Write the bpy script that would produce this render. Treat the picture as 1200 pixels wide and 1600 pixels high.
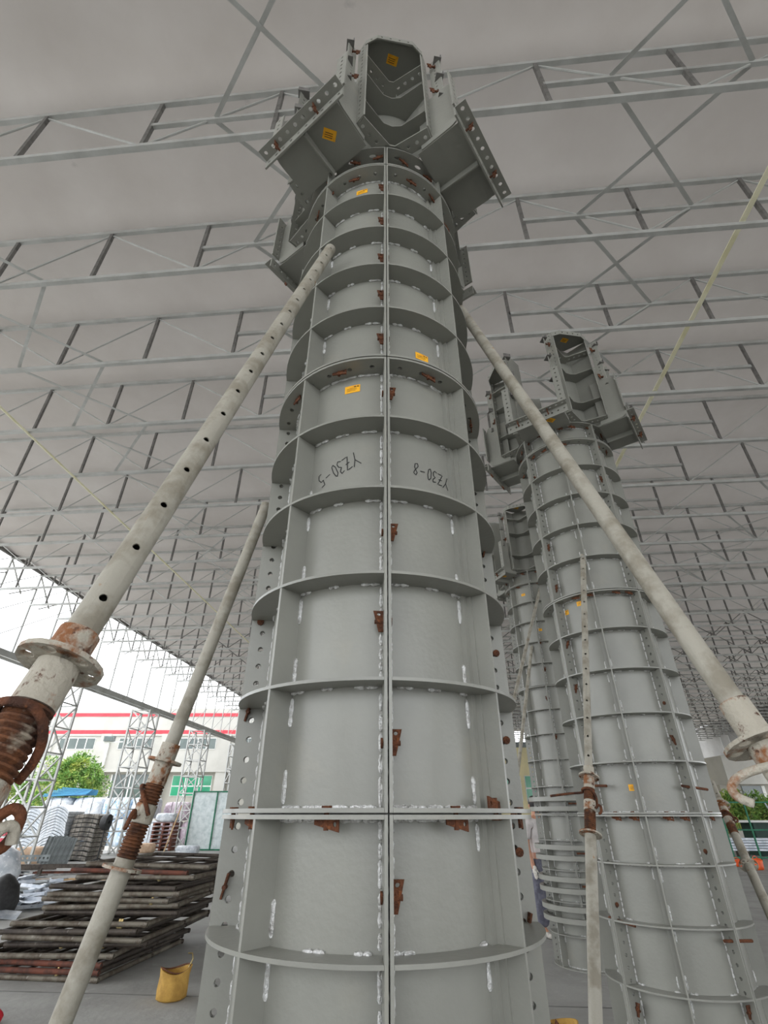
import bpy, bmesh, math, random
from mathutils import Vector, Matrix, Quaternion

random.seed(7)
PI = math.pi
R = math.radians
scene = bpy.context.scene
for o in list(bpy.data.objects):
    bpy.data.objects.remove(o)
COL = scene.collection

# ------------------------------------------------------------------ camera
F_PX, PITCH, CAM_H = 777.0, R(31.33), 1.5
cam_d = bpy.data.cameras.new('camera')
cam_d.sensor_fit = 'HORIZONTAL'
cam_d.sensor_width = 36.0
cam_d.lens = F_PX / 1200.0 * 36.0
cam_d.clip_start = 0.02
cam_d.clip_end = 500
cam = bpy.data.objects.new('camera', cam_d)
COL.objects.link(cam)
cam.location = (0, 0, CAM_H)
cam.rotation_euler = (PI / 2 + PITCH, 0, 0)
scene.camera = cam

# ------------------------------------------------------------------ sky, exposure
world = bpy.data.worlds.new('overcast')
scene.world = world
world.use_nodes = True
bgn = world.node_tree.nodes['Background']
bgn.inputs['Color'].default_value = (0.95, 0.98, 1.02, 1)
bgn.inputs['Strength'].default_value = 1.6
scene.view_settings.view_transform = 'Standard'
scene.view_settings.look = 'None'
scene.view_settings.exposure = 1.08
scene.view_settings.gamma = 1.0
scene.view_settings.use_curve_mapping = False


def ray(px, py):
    u = (800 - py) / F_PX
    return Vector(((px - 600) / F_PX, math.cos(PITCH) - math.sin(PITCH) * u, math.sin(PITCH) + math.cos(PITCH) * u))


def ground(px, py, z=0.0):
    d = ray(px, py)
    t = (z - CAM_H) / d.z
    return Vector((d.x * t, d.y * t, z))


def at(px, py, Y):
    d = ray(px, py)
    t = Y / d.y
    return Vector((d.x * t, Y, CAM_H + d.z * t))


# ------------------------------------------------------------------ materials
MATS = {}


def lin(c):
    c = c / 255.0
    return c / 12.92 if c <= 0.04045 else ((c + 0.055) / 1.055) ** 2.4


def rgb(r, g, b):
    return (lin(r), lin(g), lin(b), 1.0)


def mat(name, base, rough=0.6, metal=0.0, second=None, scale=6.0, lo=0.42, hi=0.62, bump=0.0, bump_scale=40.0,
        third=None, tscale=18.0, tlo=0.6, thi=0.7, stretch=None, detail=5.0, spec=None, transl=0.0, alpha=1.0):
    m = bpy.data.materials.new(name)
    m.use_nodes = True
    nt = m.node_tree
    N, L = nt.nodes, nt.links
    p = N['Principled BSDF']
    p.inputs['Base Color'].default_value = base
    p.inputs['Roughness'].default_value = rough
    p.inputs['Metallic'].default_value = metal
    if spec is not None:
        p.inputs['Specular IOR Level'].default_value = spec
    if alpha < 1:
        p.inputs['Alpha'].default_value = alpha
    tc = N.new('ShaderNodeTexCoord')
    mp = N.new('ShaderNodeMapping')
    L.new(tc.outputs['Object'], mp.inputs['Vector'])
    if stretch:
        mp.inputs['Scale'].default_value = stretch
    cur = None

    def layer(cur, col, sc, lo, hi):
        n = N.new('ShaderNodeTexNoise')
        n.inputs['Scale'].default_value = sc
        n.inputs['Detail'].default_value = detail
        n.inputs['Roughness'].default_value = 0.62
        L.new(mp.outputs['Vector'], n.inputs['Vector'])
        r = N.new('ShaderNodeValToRGB')
        r.color_ramp.elements[0].position = lo
        r.color_ramp.elements[1].position = hi
        L.new(n.outputs['Fac'], r.inputs['Fac'])
        mx = N.new('ShaderNodeMix')
        mx.data_type = 'RGBA'
        L.new(r.outputs['Color'], mx.inputs[0])
        if cur is None:
            mx.inputs[6].default_value = base
        else:
            L.new(cur, mx.inputs[6])
        mx.inputs[7].default_value = col
        return mx.outputs[2]
    if second:
        cur = layer(cur, second, scale, lo, hi)
    if third:
        cur = layer(cur, third, tscale, tlo, thi)
    if cur is not None:
        L.new(cur, p.inputs['Base Color'])
    if bump > 0:
        n = N.new('ShaderNodeTexNoise')
        n.inputs['Scale'].default_value = bump_scale
        n.inputs['Detail'].default_value = 4
        L.new(mp.outputs['Vector'], n.inputs['Vector'])
        b = N.new('ShaderNodeBump')
        b.inputs['Strength'].default_value = bump
        b.inputs['Distance'].default_value = 0.02
        L.new(n.outputs['Fac'], b.inputs['Height'])
        L.new(b.outputs['Normal'], p.inputs['Normal'])
    if transl > 0:
        tr = N.new('ShaderNodeBsdfTranslucent')
        if cur is not None:
            L.new(cur, tr.inputs['Color'])
        else:
            tr.inputs['Color'].default_value = base
        ms = N.new('ShaderNodeMixShader')
        ms.inputs[0].default_value = transl
        out = N['Material Output']
        L.new(p.outputs[0], ms.inputs[1])
        L.new(tr.outputs[0], ms.inputs[2])
        L.new(ms.outputs[0], out.inputs['Surface'])
    MATS[name] = m
    return m


mat('paint', rgb(142, 142, 134), 0.33, 0.0, rgb(134, 134, 127), 3.0, 0.35, 0.65, 0.05, 60.0, rgb(150, 146, 134), 2.2, 0.60, 0.78)
mat('weld', rgb(214, 214, 212), 0.32, 0.35, rgb(150, 146, 140), 40, 0.5, 0.75, 0.7, 90)
mat('rust', rgb(106, 62, 36), 0.85, 0.1, rgb(66, 40, 28), 24, 0.4, 0.62, 0.5, 120, rgb(138, 82, 44), 60, 0.58, 0.72)
mat('galv', rgb(184, 185, 182), 0.42, 0.15, rgb(164, 164, 160), 2.0, 0.42, 0.66, 0.05, 50, rgb(150, 138, 124), 3.0, 0.68, 0.8)
mat('truss_dark', rgb(122, 120, 117), 0.55, 0.3, rgb(92, 90, 87), 9, 0.45, 0.66)  # darker copy of galv, shade put into the truss uprights; also dark fittings
mat('tube', rgb(158, 154, 142), 0.62, 0.1, rgb(132, 126, 112), 9, 0.45, 0.6, 0.15, 90, rgb(150, 112, 74), 14, 0.66, 0.72)
mat('tube_worn', rgb(170, 164, 150), 0.7, 0.1, rgb(134, 86, 50), 16, 0.50, 0.60, 0.4, 90, rgb(84, 52, 34), 34, 0.6, 0.66)
mat('thread', rgb(112, 70, 42), 0.8, 0.2, rgb(70, 44, 30), 30, 0.4, 0.6, 0.3, 150, rgb(150, 140, 124), 12, 0.62, 0.7)
mat('fabric', rgb(199, 193, 188), 0.8, 0.0, rgb(188, 181, 175), 0.6, 0.35, 0.68, 0.5, 1.6, rgb(150, 146, 142), 1.3, 0.72, 0.86, transl=0.05)
mat('wall_sheet', rgb(150, 149, 147), 0.8, 0.0, rgb(136, 135, 133), 0.6, 0.4, 0.66)
mat('concrete', rgb(160, 160, 156), 0.85, 0.0, rgb(138, 137, 133), 0.9, 0.4, 0.66, 0.25, 14, rgb(170, 169, 165), 5.0, 0.58, 0.74)
mat('joint', rgb(118, 117, 114), 0.9, 0.0, rgb(104, 103, 100), 3)
mat('yard', rgb(214, 212, 205), 0.9, 0.0, rgb(188, 186, 180), 0.5, 0.4, 0.66, 0.2, 6)
mat('sticker', rgb(244, 178, 34), 0.5, 0.0, rgb(232, 160, 30), 40, 0.5, 0.6)
mat('ink', rgb(22, 22, 22), 0.6, 0.0, rgb(30, 30, 30), 30)
mat('dark', rgb(26, 26, 27), 0.6, 0.0, rgb(40, 40, 40), 20)
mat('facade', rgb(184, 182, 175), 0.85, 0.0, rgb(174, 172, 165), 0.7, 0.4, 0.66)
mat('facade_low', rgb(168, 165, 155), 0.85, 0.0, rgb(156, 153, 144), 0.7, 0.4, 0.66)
mat('facade_yellow', rgb(224, 212, 168), 0.85, 0.0, rgb(206, 196, 156), 0.7, 0.4, 0.66)
mat('red_paint', rgb(214, 62, 74), 0.6, 0.0, rgb(202, 54, 66), 2)
mat('glass_dark', rgb(86, 98, 94), 0.12, 0.0, rgb(70, 82, 80), 0.6, spec=0.6)
mat('glass_green', rgb(46, 150, 110), 0.15, 0.0, rgb(36, 130, 96), 0.6, spec=0.6)
mat('frame_white', rgb(226, 226, 222), 0.6, 0.0, rgb(212, 212, 208), 3)
mat('leaf', rgb(120, 158, 72), 0.6, 0.0, rgb(70, 118, 48), 1.6, 0.45, 0.66, third=rgb(196, 200, 104), tscale=1.3, tlo=0.50, thi=0.66)
mat('bark', rgb(96, 80, 64), 0.9, 0.0, rgb(70, 58, 48), 10)
mat('wrap', rgb(206, 210, 214), 0.25, 0.0, rgb(168, 176, 184), 4, 0.4, 0.65, 0.5, 16, rgb(232, 234, 236), 11, 0.55, 0.68)
mat('wrap_pink', rgb(206, 190, 198), 0.3, 0.0, rgb(172, 150, 164), 3, 0.4, 0.65, 0.5, 16, rgb(230, 226, 230), 9, 0.55, 0.68)
mat('wrap_blue', rgb(188, 204, 218), 0.3, 0.0, rgb(120, 160, 196), 2.4, 0.52, 0.62, 0.5, 16, rgb(230, 234, 236), 7, 0.5, 0.62)
mat('bale_grey', rgb(156, 150, 140), 0.8, 0.0, rgb(92, 88, 82), 5, 0.4, 0.62, 0.5, 20)
mat('net', rgb(60, 64, 66), 0.7, 0.0, rgb(48, 50, 52), 8)
mat('blue_tarp', rgb(70, 150, 190), 0.5, 0.0, rgb(50, 120, 164), 2)
mat('red_goods', rgb(170, 56, 70), 0.6, 0.0, rgb(130, 40, 52), 4)
mat('pallet', rgb(118, 70, 54), 0.8, 0.0, rgb(90, 52, 40), 8)
mat('old_pipe', rgb(118, 112, 100), 0.6, 0.3, rgb(84, 74, 62), 7, 0.42, 0.6, 0.2, 60, rgb(140, 136, 128), 20, 0.6, 0.72)
mat('dark_pipe', rgb(76, 68, 60), 0.6, 0.3, rgb(54, 46, 40), 7, 0.42, 0.6, 0.2, 60, rgb(110, 104, 96), 20, 0.62, 0.72)
mat('red_pipe', rgb(110, 62, 46), 0.75, 0.2, rgb(76, 48, 38), 7, 0.42, 0.6, 0.2, 60)
mat('brass', rgb(196, 178, 128), 0.35, 0.7, rgb(150, 130, 84), 30)
mat('alu', rgb(206, 210, 216), 0.35, 0.4, rgb(170, 178, 188), 5, 0.4, 0.6)
mat('alu_grey', rgb(122, 128, 128), 0.45, 0.3, rgb(98, 104, 104), 6)
mat('bag_yellow', rgb(190, 150, 72), 0.75, 0.0, rgb(164, 126, 56), 9, 0.4, 0.62, 0.4, 90, rgb(150, 110, 44), 5, 0.6, 0.75)
mat('orange', rgb(238, 96, 28), 0.5, 0.0, rgb(214, 80, 22), 5)
mat('yellow_strap', rgb(240, 236, 206), 0.6, 0.0, rgb(226, 220, 180), 3)
mat('green_steel', rgb(28, 116, 84), 0.5, 0.1, rgb(22, 96, 70), 5)
mat('dark_green', rgb(24, 58, 48), 0.6, 0.0, rgb(18, 46, 38), 4)
mat('red_cloth', rgb(200, 24, 44), 0.6, 0.0, rgb(170, 18, 36), 8)
mat('plywood', rgb(206, 176, 136), 0.8, 0.0, rgb(184, 152, 112), 3)
mat('film', rgb(214, 222, 222), 0.3, 0.0, rgb(186, 198, 198), 5, 0.4, 0.65, 0.5, 10)
mat('skin', rgb(196, 146, 118), 0.55, 0.0, rgb(184, 132, 106), 12)
mat('hair', rgb(28, 24, 22), 0.6, 0.0, rgb(20, 18, 18), 20)
mat('tshirt', rgb(214, 208, 206), 0.9, 0.0, rgb(196, 190, 188), 8, 0.4, 0.6, 0.3, 20)
mat('trousers', rgb(112, 112, 124), 0.9, 0.0, rgb(84, 84, 96), 10, 0.4, 0.6, 0.4, 24)
mat('glove', rgb(222, 218, 210), 0.9, 0.0, rgb(196, 190, 180), 30)
mat('shoe', rgb(204, 198, 190), 0.8, 0.0, rgb(150, 144, 136), 14)
mat('cardboard', rgb(206, 178, 152), 0.85, 0.0, rgb(186, 156, 130), 5)


# ------------------------------------------------------------------ mesh builder
class MB:
    def __init__(s):
        s.v, s.f = [], []

    def add(s, vs, fs):
        b = len(s.v)
        s.v.extend([tuple(x) for x in vs])
        s.f.extend([tuple(b + i for i in f) for f in fs])
        return s

    def box(s, c, d, rot=None):
        c = Vector(c)
        hx, hy, hz = d[0] / 2, d[1] / 2, d[2] / 2
        vs = [Vector((x, y, z)) for z in (-hz, hz) for x, y in ((-hx, -hy), (hx, -hy), (hx, hy), (-hx, hy))]
        if rot is not None:
            vs = [rot @ p for p in vs]
        return s.add([c + p for p in vs], [(0, 3, 2, 1), (4, 5, 6, 7), (0, 1, 5, 4), (1, 2, 6, 5), (2, 3, 7, 6), (3, 0, 4, 7)])

    def bar(s, p, q, w, h=None, up=(0, 0, 1)):
        p, q = Vector(p), Vector(q)
        h = w if h is None else h
        d = (q - p)
        l = d.length
        d.normalize()
        up = Vector(up)
        if abs(d.dot(up)) > 0.98:
            up = Vector((0, 1, 0))
        x = d.cross(up).normalized()
        y = x.cross(d)
        vs = []
        for b in (p, q):
            for a, c in ((-1, -1), (1, -1), (1, 1), (-1, 1)):
                vs.append(b + x * (a * w / 2) + y * (c * h / 2))
        return s.add(vs, [(0, 3, 2, 1), (4, 5, 6, 7), (0, 1, 5, 4), (1, 2, 6, 5), (2, 3, 7, 6), (3, 0, 4, 7)])

    def angle_bar(s, p, q, w, t=0.005, up=(0, 0, 1)):
        # an L-section bar
        p, q = Vector(p), Vector(q)
        d = (q - p).normalized()
        up = Vector(up)
        if abs(d.dot(up)) > 0.98:
            up = Vector((0, 1, 0))
        x = d.cross(up).normalized()
        y = x.cross(d)
        prof = [(0, 0), (w, 0), (w, t), (t, t), (t, w), (0, w)]
        vs = [b + x * (a - w / 2) + y * (c - w / 2) for b in (p, q) for a, c in prof]
        fs = [(i, (i + 1) % 6, 6 + (i + 1) % 6, 6 + i) for i in range(6)]
        fs += [(0, 1, 2, 3), (0, 3, 4, 5), (6, 9, 8, 7), (6, 11, 10, 9)]
        return s.add(vs, fs)

    def path(s, pts, r, n=10, caps=True, closed=False):
        pts = [Vector(p) for p in pts]
        k = len(pts)
        rs = r if isinstance(r, (list, tuple)) else [r] * k
        x = None
        rings = []
        for i, p in enumerate(pts):
            a = pts[max(i - 1, 0)] if not closed else pts[i - 1]
            b = pts[min(i + 1, k - 1)] if not closed else pts[(i + 1) % k]
            d = (b - a).normalized()
            if x is None:
                x = d.orthogonal().normalized()
            else:
                x = (x - d * x.dot(d)).normalized()
            y = d.cross(x)
            rings.append([p + (x * math.cos(2 * PI * j / n) + y * math.sin(2 * PI * j / n)) * rs[i] for j in range(n)])
        vs = [v for rg in rings for v in rg]
        fs = []
        for i in range(k if closed else k - 1):
            i2 = (i + 1) % k
            for j in range(n):
                fs.append((i * n + j, i * n + (j + 1) % n, i2 * n + (j + 1) % n, i2 * n + j))
        if caps and not closed:
            fs.append(tuple(range(n - 1, -1, -1)))
            fs.append(tuple((k - 1) * n + j for j in range(n)))
        return s.add(vs, fs)

    def rod(s, pts, r, n=10, k=5):
        P = [Vector(p) for p in pts]
        out = []
        for i in range(len(P) - 1):
            a, b, c, d = P[max(i - 1, 0)], P[i], P[i + 1], P[min(i + 2, len(P) - 1)]
            for j in range(k):
                t = j / k
                out.append(.5 * ((2 * b) + (c - a) * t + (2 * a - 5 * b + 4 * c - d) * t * t + (3 * b - a - 3 * c + d) * t ** 3))
        out.append(P[-1])
        return s.path(out, r, n)

    def hollow(s, p, q, r, t=0.004, n=12):
        # open pipe with wall thickness
        p, q = Vector(p), Vector(q)
        d = (q - p).normalized()
        x = d.orthogonal().normalized()
        y = d.cross(x)
        vs = []
        for b, rr in ((p, r), (q, r), (q, r - t), (p, r - t)):
            vs += [b + (x * math.cos(2 * PI * j / n) + y * math.sin(2 * PI * j / n)) * rr for j in range(n)]
        fs = []
        for i in range(4):
            i2 = (i + 1) % 4
            for j in range(n):
                fs.append((i * n + j, i * n + (j + 1) % n, i2 * n + (j + 1) % n, i2 * n + j))
        return s.add(vs, fs)

    def lathe(s, prof, n=24, a0=0.0, a1=2 * PI):
        full = abs(a1 - a0 - 2 * PI) < 1e-6
        m = n if full else n + 1
        vs = [(r * math.cos(a0 + (a1 - a0) * j / n), r * math.sin(a0 + (a1 - a0) * j / n), z) for r, z in prof for j in range(m)]
        fs = []
        for i in range(len(prof) - 1):
            for j in range(n):
                j2 = (j + 1) % m
                fs.append((i * m + j, i * m + j2, (i + 1) * m + j2, (i + 1) * m + j))
        return s.add(vs, fs)

    def prism(s, poly, fn, t):
        # poly in 2D, fn(a, b, o) -> 3D, o in (0, t)
        n = len(poly)
        vs = [fn(a, b, 0) for a, b in poly] + [fn(a, b, t) for a, b in poly]
        fs = [(i, (i + 1) % n, n + (i + 1) % n, n + i) for i in range(n)]
        fs += [tuple(range(n - 1, -1, -1)), tuple(range(n, 2 * n))]
        return s.add(vs, fs)

    def perf(s, fn, L, W, n, rs, th, rt=None, skip=()):
        # perforated strip; fn(s, t, o)
        rt = rs if rt is None else rt
        a, b = L / n / 2, W / 2
        out = [(-a, -b), (-a / 3, -b), (a / 3, -b), (a, -b), (a, -b / 3), (a, b / 3), (a, b), (a / 3, b), (-a / 3, b), (-a, b), (-a, b / 3), (-a, -b / 3)]
        hole = [(rs * math.cos(R(225 + 30 * i)), rt * math.sin(R(225 + 30 * i))) for i in range(12)]
        for i in range(n):
            c = (i + 0.5) * L / n
            vs = []
            for o in (0, th):
                vs += [fn(c + x, y, o) for x, y in out]
                vs += [fn(c + x, y, o) for x, y in hole]
            fs = []
            for j in range(12):
                k = (j + 1) % 12
                if i in skip:
                    pass
                fs.append((j, k, 12 + k, 12 + j))
                fs.append((24 + k, 24 + j, 36 + j, 36 + k))
                fs.append((12 + j, 12 + k, 36 + k, 36 + j))
                if j in (0, 1, 2, 6, 7, 8) or (i == 0 and j >= 9) or (i == n - 1 and j in (3, 4, 5)):
                    fs.append((k, j, 24 + j, 24 + k))
            if i in skip:
                fs += [tuple(range(12, 24)), tuple(range(47, 35, -1))]
            s.add(vs, fs)
        return s

    def arc(s, r0, r1, a0, a1, z0, z1, n=16):
        # arc plate, azimuth measured from -Y towards +X
        vs = []
        for i in range(n + 1):
            a = a0 + (a1 - a0) * i / n
            sx, sy = math.sin(a), -math.cos(a)
            for r, z in ((r0, z0), (r1, z0), (r1, z1), (r0, z1)):
                vs.append((r * sx, r * sy, z))
        fs = []
        for i in range(n):
            for j in range(4):
                k = (j + 1) % 4
                fs.append((i * 4 + j, i * 4 + k, i * 4 + 4 + k, i * 4 + 4 + j))
        fs += [(3, 2, 1, 0), tuple(n * 4 + j for j in range(4))]
        return s.add(vs, fs)

    def bead(s, p, q, r, n=6):
        p, q = Vector(p), Vector(q)
        l = (q - p).length
        k = max(4, int(l / (r * 1.1)) + 1)
        pts, rs = [], []
        for i in range(k):
            f = i / (k - 1)
            pts.append(p.lerp(q, f))
            e = 0.45 if i in (0, k - 1) else 1.0
            rs.append(r * e * random.uniform(0.72, 1.15))
        return s.path(pts, rs, n)

    def mesh(s, name, material, smooth=40, weld=False):
        me = bpy.data.meshes.new(name)
        me.from_pydata(s.v, [], s.f)
        bm = bmesh.new()
        bm.from_mesh(me)
        if weld:
            bmesh.ops.remove_doubles(bm, verts=bm.verts, dist=1e-5)
        bmesh.ops.recalc_face_normals(bm, faces=bm.faces)
        bm.to_mesh(me)
        bm.free()
        me.materials.append(MATS[material])
        if smooth:
            me.polygons.foreach_set('use_smooth', [True] * len(me.polygons))
            me.set_sharp_from_angle(angle=R(smooth))
        me.update()
        return me


def link(name, me, parent=None, loc=None, rz=None):
    o = bpy.data.objects.new(name, me)
    COL.objects.link(o)
    if parent is not None:
        o.parent = parent
    if loc is not None:
        o.location = loc
    if rz is not None:
        o.rotation_euler = (0, 0, rz)
    return o


def tag(o, label, cat, group=None, kind=None):
    o['label'] = label
    if cat:
        o['category'] = cat
    if group:
        o['group'] = group
    if kind:
        o['kind'] = kind
    return o


def empty(name, loc=(0, 0, 0), rz=0.0):
    o = bpy.data.objects.new(name, None)
    COL.objects.link(o)
    o.location = loc
    o.rotation_euler = (0, 0, rz)
    return o


def copy_tree(o, parent=None):
    c = o.copy()
    COL.objects.link(c)
    c.parent = parent
    for ch in [x for x in o.children]:
        copy_tree(ch, c)
    return c


ORD = ['first', 'second', 'third', 'fourth', 'fifth', 'sixth', 'seventh', 'eighth', 'ninth', 'tenth', 'eleventh', 'twelfth',
       'thirteenth', 'fourteenth', 'fifteenth', 'sixteenth', 'seventeenth', 'eighteenth', 'nineteenth', 'twentieth']


def ordinal(i):
    if i < 20:
        return ORD[i]
    t = ['', '', 'twenty', 'thirty', 'forty'][(i + 1) // 10]
    r = (i + 1) % 10
    return (t + '-' + ORD[r - 1]) if r else {'twenty': 'twentieth', 'thirty': 'thirtieth', 'forty': 'fortieth'}[t]


# ------------------------------------------------------------------ the shed: aligned axes u (right) and v (away)
RZ = R(-4.93)
UX, VX = Vector((math.cos(RZ), math.sin(RZ), 0)), Vector((-math.sin(RZ), math.cos(RZ), 0))


def U(u, v, z=0.0):
    return UX * u + VX * v + Vector((0, 0, z))


Z_MEM, Z_TOP, Z_BOT, Z_EAVE = 9.10, 9.00, 7.88, 6.08
U0, U1, V_FIRST, V_STEP, N_TRUSS = -14.0, 27.5, 2.39, 1.48, 38

# floor and yard
fl = MB()
fl.add([U(-16, -26, 0), U(30, -26, 0), U(30, 62, 0), U(-16, 62, 0), U(-16, -26, -.2), U(30, -26, -.2), U(30, 62, -.2), U(-16, 62, -.2)],
       [(0, 1, 2, 3), (4, 7, 6, 5), (0, 4, 5, 1), (1, 5, 6, 2), (2, 6, 7, 3), (3, 7, 4, 0)])
floor = link('floor', fl.mesh('floor', 'concrete', 0))
tag(floor, 'grey dusty concrete floor under the shed', None, kind='structure')
yd = MB()
yd.box((0, 40, -.32), (260, 260, .2))
yard = link('floor_yard', yd.mesh('floor_yard', 'yard', 0))
tag(yard, 'pale concrete yard outside the shed', None, kind='structure')
# joint lines scored in the slab
gl = MB()
for v in (6.35, 12.4, 18.6):
    gl.bar(U(-16, v, .001), U(30, v, .001), .02, .004)
o = link('floor_joint', gl.mesh('floor_joint', 'joint', 0), floor)

# roof membrane, pulled to the top chords and bellied between them
nu, per = 84, 8
vs, fs = [], []
rows = []
v_start, v_bays = V_FIRST - 11 * V_STEP, N_TRUSS + 11  # unseen bays behind the camera, their number set for the light from there
for j in range(v_bays * per + 1):
    v = v_start + j * V_STEP / per
    fr = (j % per) / per
    for i in range(nu + 1):
        u = U0 - .15 + (U1 - U0 + .3) * i / nu
        bay = ((u + 2.94) / 1.5)
        tie = abs(bay - round(bay)) * 2
        z = Z_MEM + .13 * math.sin(PI * fr) ** .8 + .05 * tie * (1 - math.sin(PI * fr))
        z += .018 * math.sin(u * 2.3 + v * 1.7) * math.sin(PI * fr) + .012 * math.sin(u * 5.1 - v * 3.1) * math.sin(PI * fr)
        vs.append(U(u, v, z))
w_ = nu + 1
for j in range(v_bays * per):
    for i in range(nu):
        fs.append((j * w_ + i, j * w_ + i + 1, (j + 1) * w_ + i + 1, (j + 1) * w_ + i))
ceil = link('ceiling', MB().add(vs, fs).mesh('ceiling', 'fabric', 60))
tag(ceil, 'grey fabric roof membrane stretched over the trusses', None, kind='structure')

wr = MB()
wr.add([U(U1 + .1, v_start, Z_EAVE + .1), U(U1 + .1, 60, Z_EAVE + .1), U(U1 + .1, 60, Z_MEM), U(U1 + .1, v_start, Z_MEM), U(U1 + .14, v_start, Z_EAVE + .1), U(U1 + .14, 60, Z_EAVE + .1), U(U1 + .14, 60, Z_MEM), U(U1 + .14, v_start, Z_MEM)],
       [(0, 1, 2, 3), (4, 7, 6, 5), (0, 4, 5, 1), (1, 5, 6, 2), (2, 6, 7, 3), (3, 7, 4, 0)])
o = link('wall_right', wr.mesh('wall_right', 'wall_sheet', 0))
tag(o, 'grey sheet hung behind the right eave girder', None, kind='structure')

# roof trusses --------------------------------------------------------------------
US = [-2.94 + 1.5 * j for j in range(-7, 21)]
H = Z_TOP - Z_BOT


def tm(fn, name, m, smooth=0):
    b = MB()
    fn(b)
    return b.mesh(name, m, smooth)


CH = .062
me_top = tm(lambda b: b.bar((U0, 0, H), (U1, 0, H), .055, .07), 'top_chord', 'galv')
me_bot = tm(lambda b: b.bar((U0, 0, 0), (U1, 0, 0), CH, CH), 'bottom_chord', 'galv')
me_ver = tm(lambda b: b.bar((0, 0, 0.03), (0, 0, H - .03), .045, .045), 'vertical', 'truss_dark')  # same galvanised steel as the chords, with shade in its colour
me_dl = tm(lambda b: b.path([(0, 0, H - .05), (-1.5, 0, .03)], .014, 6), 'diagonal', 'galv', 40)
me_dr = tm(lambda b: b.path([(0, 0, H - .05), (1.5, 0, .03)], .014, 6), 'diagonal', 'galv', 40)
MID = [(-2.94, .06), (1.56, 6.06), (7.56, 12.06)]
me_mid = [tm(lambda b: b.bar((a, 0, H * .46), (c, 0, H * .46), .045, .06), 'middle_chord', 'galv') for a, c in MID]


def web_far(b):
    for j, u in enumerate(US):
        b.bar((u, 0, 0.03), (u, 0, H - .03), .045, .045)
        if j % 2 == 0:
            for d in (-1.5, 1.5):
                if U0 <= u + d <= U1:
                    b.bar((u, 0, H - .05), (u + d, 0, .03), .026, .026)


me_web = tm(web_far, 'web', 'truss_dark')
for k in range(-1, N_TRUSS):
    v = V_FIRST + V_STEP * k
    t = empty('roof_truss', U(0, v, Z_BOT), RZ)
    if k < 0:
        lab = 'galvanised roof truss directly above the camera, out of view'
    else:
        lab = 'galvanised steel roof truss, %s in the row counting away from the camera' % ordinal(k)
    tag(t, lab, 'roof truss', 'roof trusses')
    link('top_chord', me_top, t)
    link('bottom_chord', me_bot, t)
    for m in me_mid[:2 if k < 16 else 0]:
        link('middle_chord', m, t)
    if k < 13:
        for j, u in enumerate(US):
            if u > 14 and k < 3:
                continue
            link('vertical', me_ver, t, (u, 0, 0))
            if j % 2 == 0:
                if u - 1.5 >= U0:
                    link('diagonal', me_dl, t, (u, 0, 0))
                if u + 1.5 <= U1:
                    link('diagonal', me_dr, t, (u, 0, 0))
    else:
        w = link('web', me_web, t)
        w['kind'] = 'stuff'

# crossed flat bars between neighbouring trusses
for u, z, lane in ((-5.88, Z_BOT + .03, 'the lane nearest the left eave'), (-1.42, Z_BOT + H * .46, 'the lane behind the near column'),
                   (3.02, Z_BOT + H * .46, 'the lane between the two near columns'), (8.3, Z_BOT + .03, 'the lane right of the yellow strap')):
    k0, k1 = (-1, 13)
    bl = MB().bar((-.74, .02, 0), (.74, V_STEP - .02, 0), .05, .006).mesh('brace_bar', 'galv', 0)
    br = MB().bar((.74, .02, .009), (-.74, V_STEP - .02, .009), .05, .006).mesh('brace_bar', 'galv', 0)
    for k in range(k0, k1):
        x = empty('cross_brace', U(u, V_FIRST + k * V_STEP, z), RZ)
        tag(x, 'flat-bar X brace, %s from the camera, in %s' % (ordinal(k + 1), lane), 'brace', 'roof cross braces in ' + lane)
        link('brace_bar', bl, x)
        link('brace_bar', br, x)

# yellow straps
o = link('yellow_strap', MB().bar(U(4.45, .5, Z_BOT + .40), U(4.5, 19, Z_BOT + .40), .075, .012).mesh('yellow_strap', 'yellow_strap', 0))
tag(o, 'pale yellow strap running under the roof right of the grey column', 'strap')
o = link('yellow_rope', MB().path([U(-7.5, 1, Z_BOT - .05), U(-7.6, 20, Z_BOT - .06), U(-7.7, 40, Z_BOT - .05)], .022, 8).mesh('yellow_rope', 'yellow_strap', 40))
tag(o, 'thin pale yellow rope running under the roof on the left', 'rope')


# side lattice girders and towers ---------------------------------------------------
def side_girder(u, label, v0, v1, with_post=True):
    g = empty('eave_girder', U(u, v0, Z_EAVE), RZ)
    tag(g, label, 'girder')
    L = v1 - v0
    link('bottom_beam', MB().bar((0, 0, 0), (0, L, 0), .16, .2).mesh('bottom_beam', 'galv', 0), g)
    link('eave_tube', MB().path([(0, 0, Z_MEM - Z_EAVE), (0, L, Z_MEM - Z_EAVE)], .075, 10).mesh('eave_tube', 'truss_dark', 40), g)
    link('gutter_pipe', MB().path([(.05, 0, -.17), (.05, L, -.17)], .05, 8).mesh('gutter_pipe', 'galv', 40), g)
    hh = Z_MEM - Z_EAVE
    mv = MB().bar((0, 0, 0), (0, 0, hh), .05, .05).mesh('post', 'galv', 0)
    md = MB().path([(0, 0, .08), (0, 3 * V_STEP, hh - .06)], .014, 6).mesh('tie_rod', 'galv', 40)
    mk = MB().bar((0, -.02, hh - .1), (-.02, V_STEP * .62, hh * .66), .04, .04).bar((-.02, V_STEP * .3, hh * .60), (0, V_STEP * 1.0, hh * .80), .035, .035).mesh('knee_brace', 'galv', 0)
    n = int(L / V_STEP)
    for i in range(n):
        y = i * V_STEP
        link('post', mv, g, (0, y, 0))
        link('knee_brace', mk, g, (0, y, 0))
        if i < n - 3 and i % 1 == 0:
            link('tie_rod', md, g, (.04, y, 0))
    return g


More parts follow.
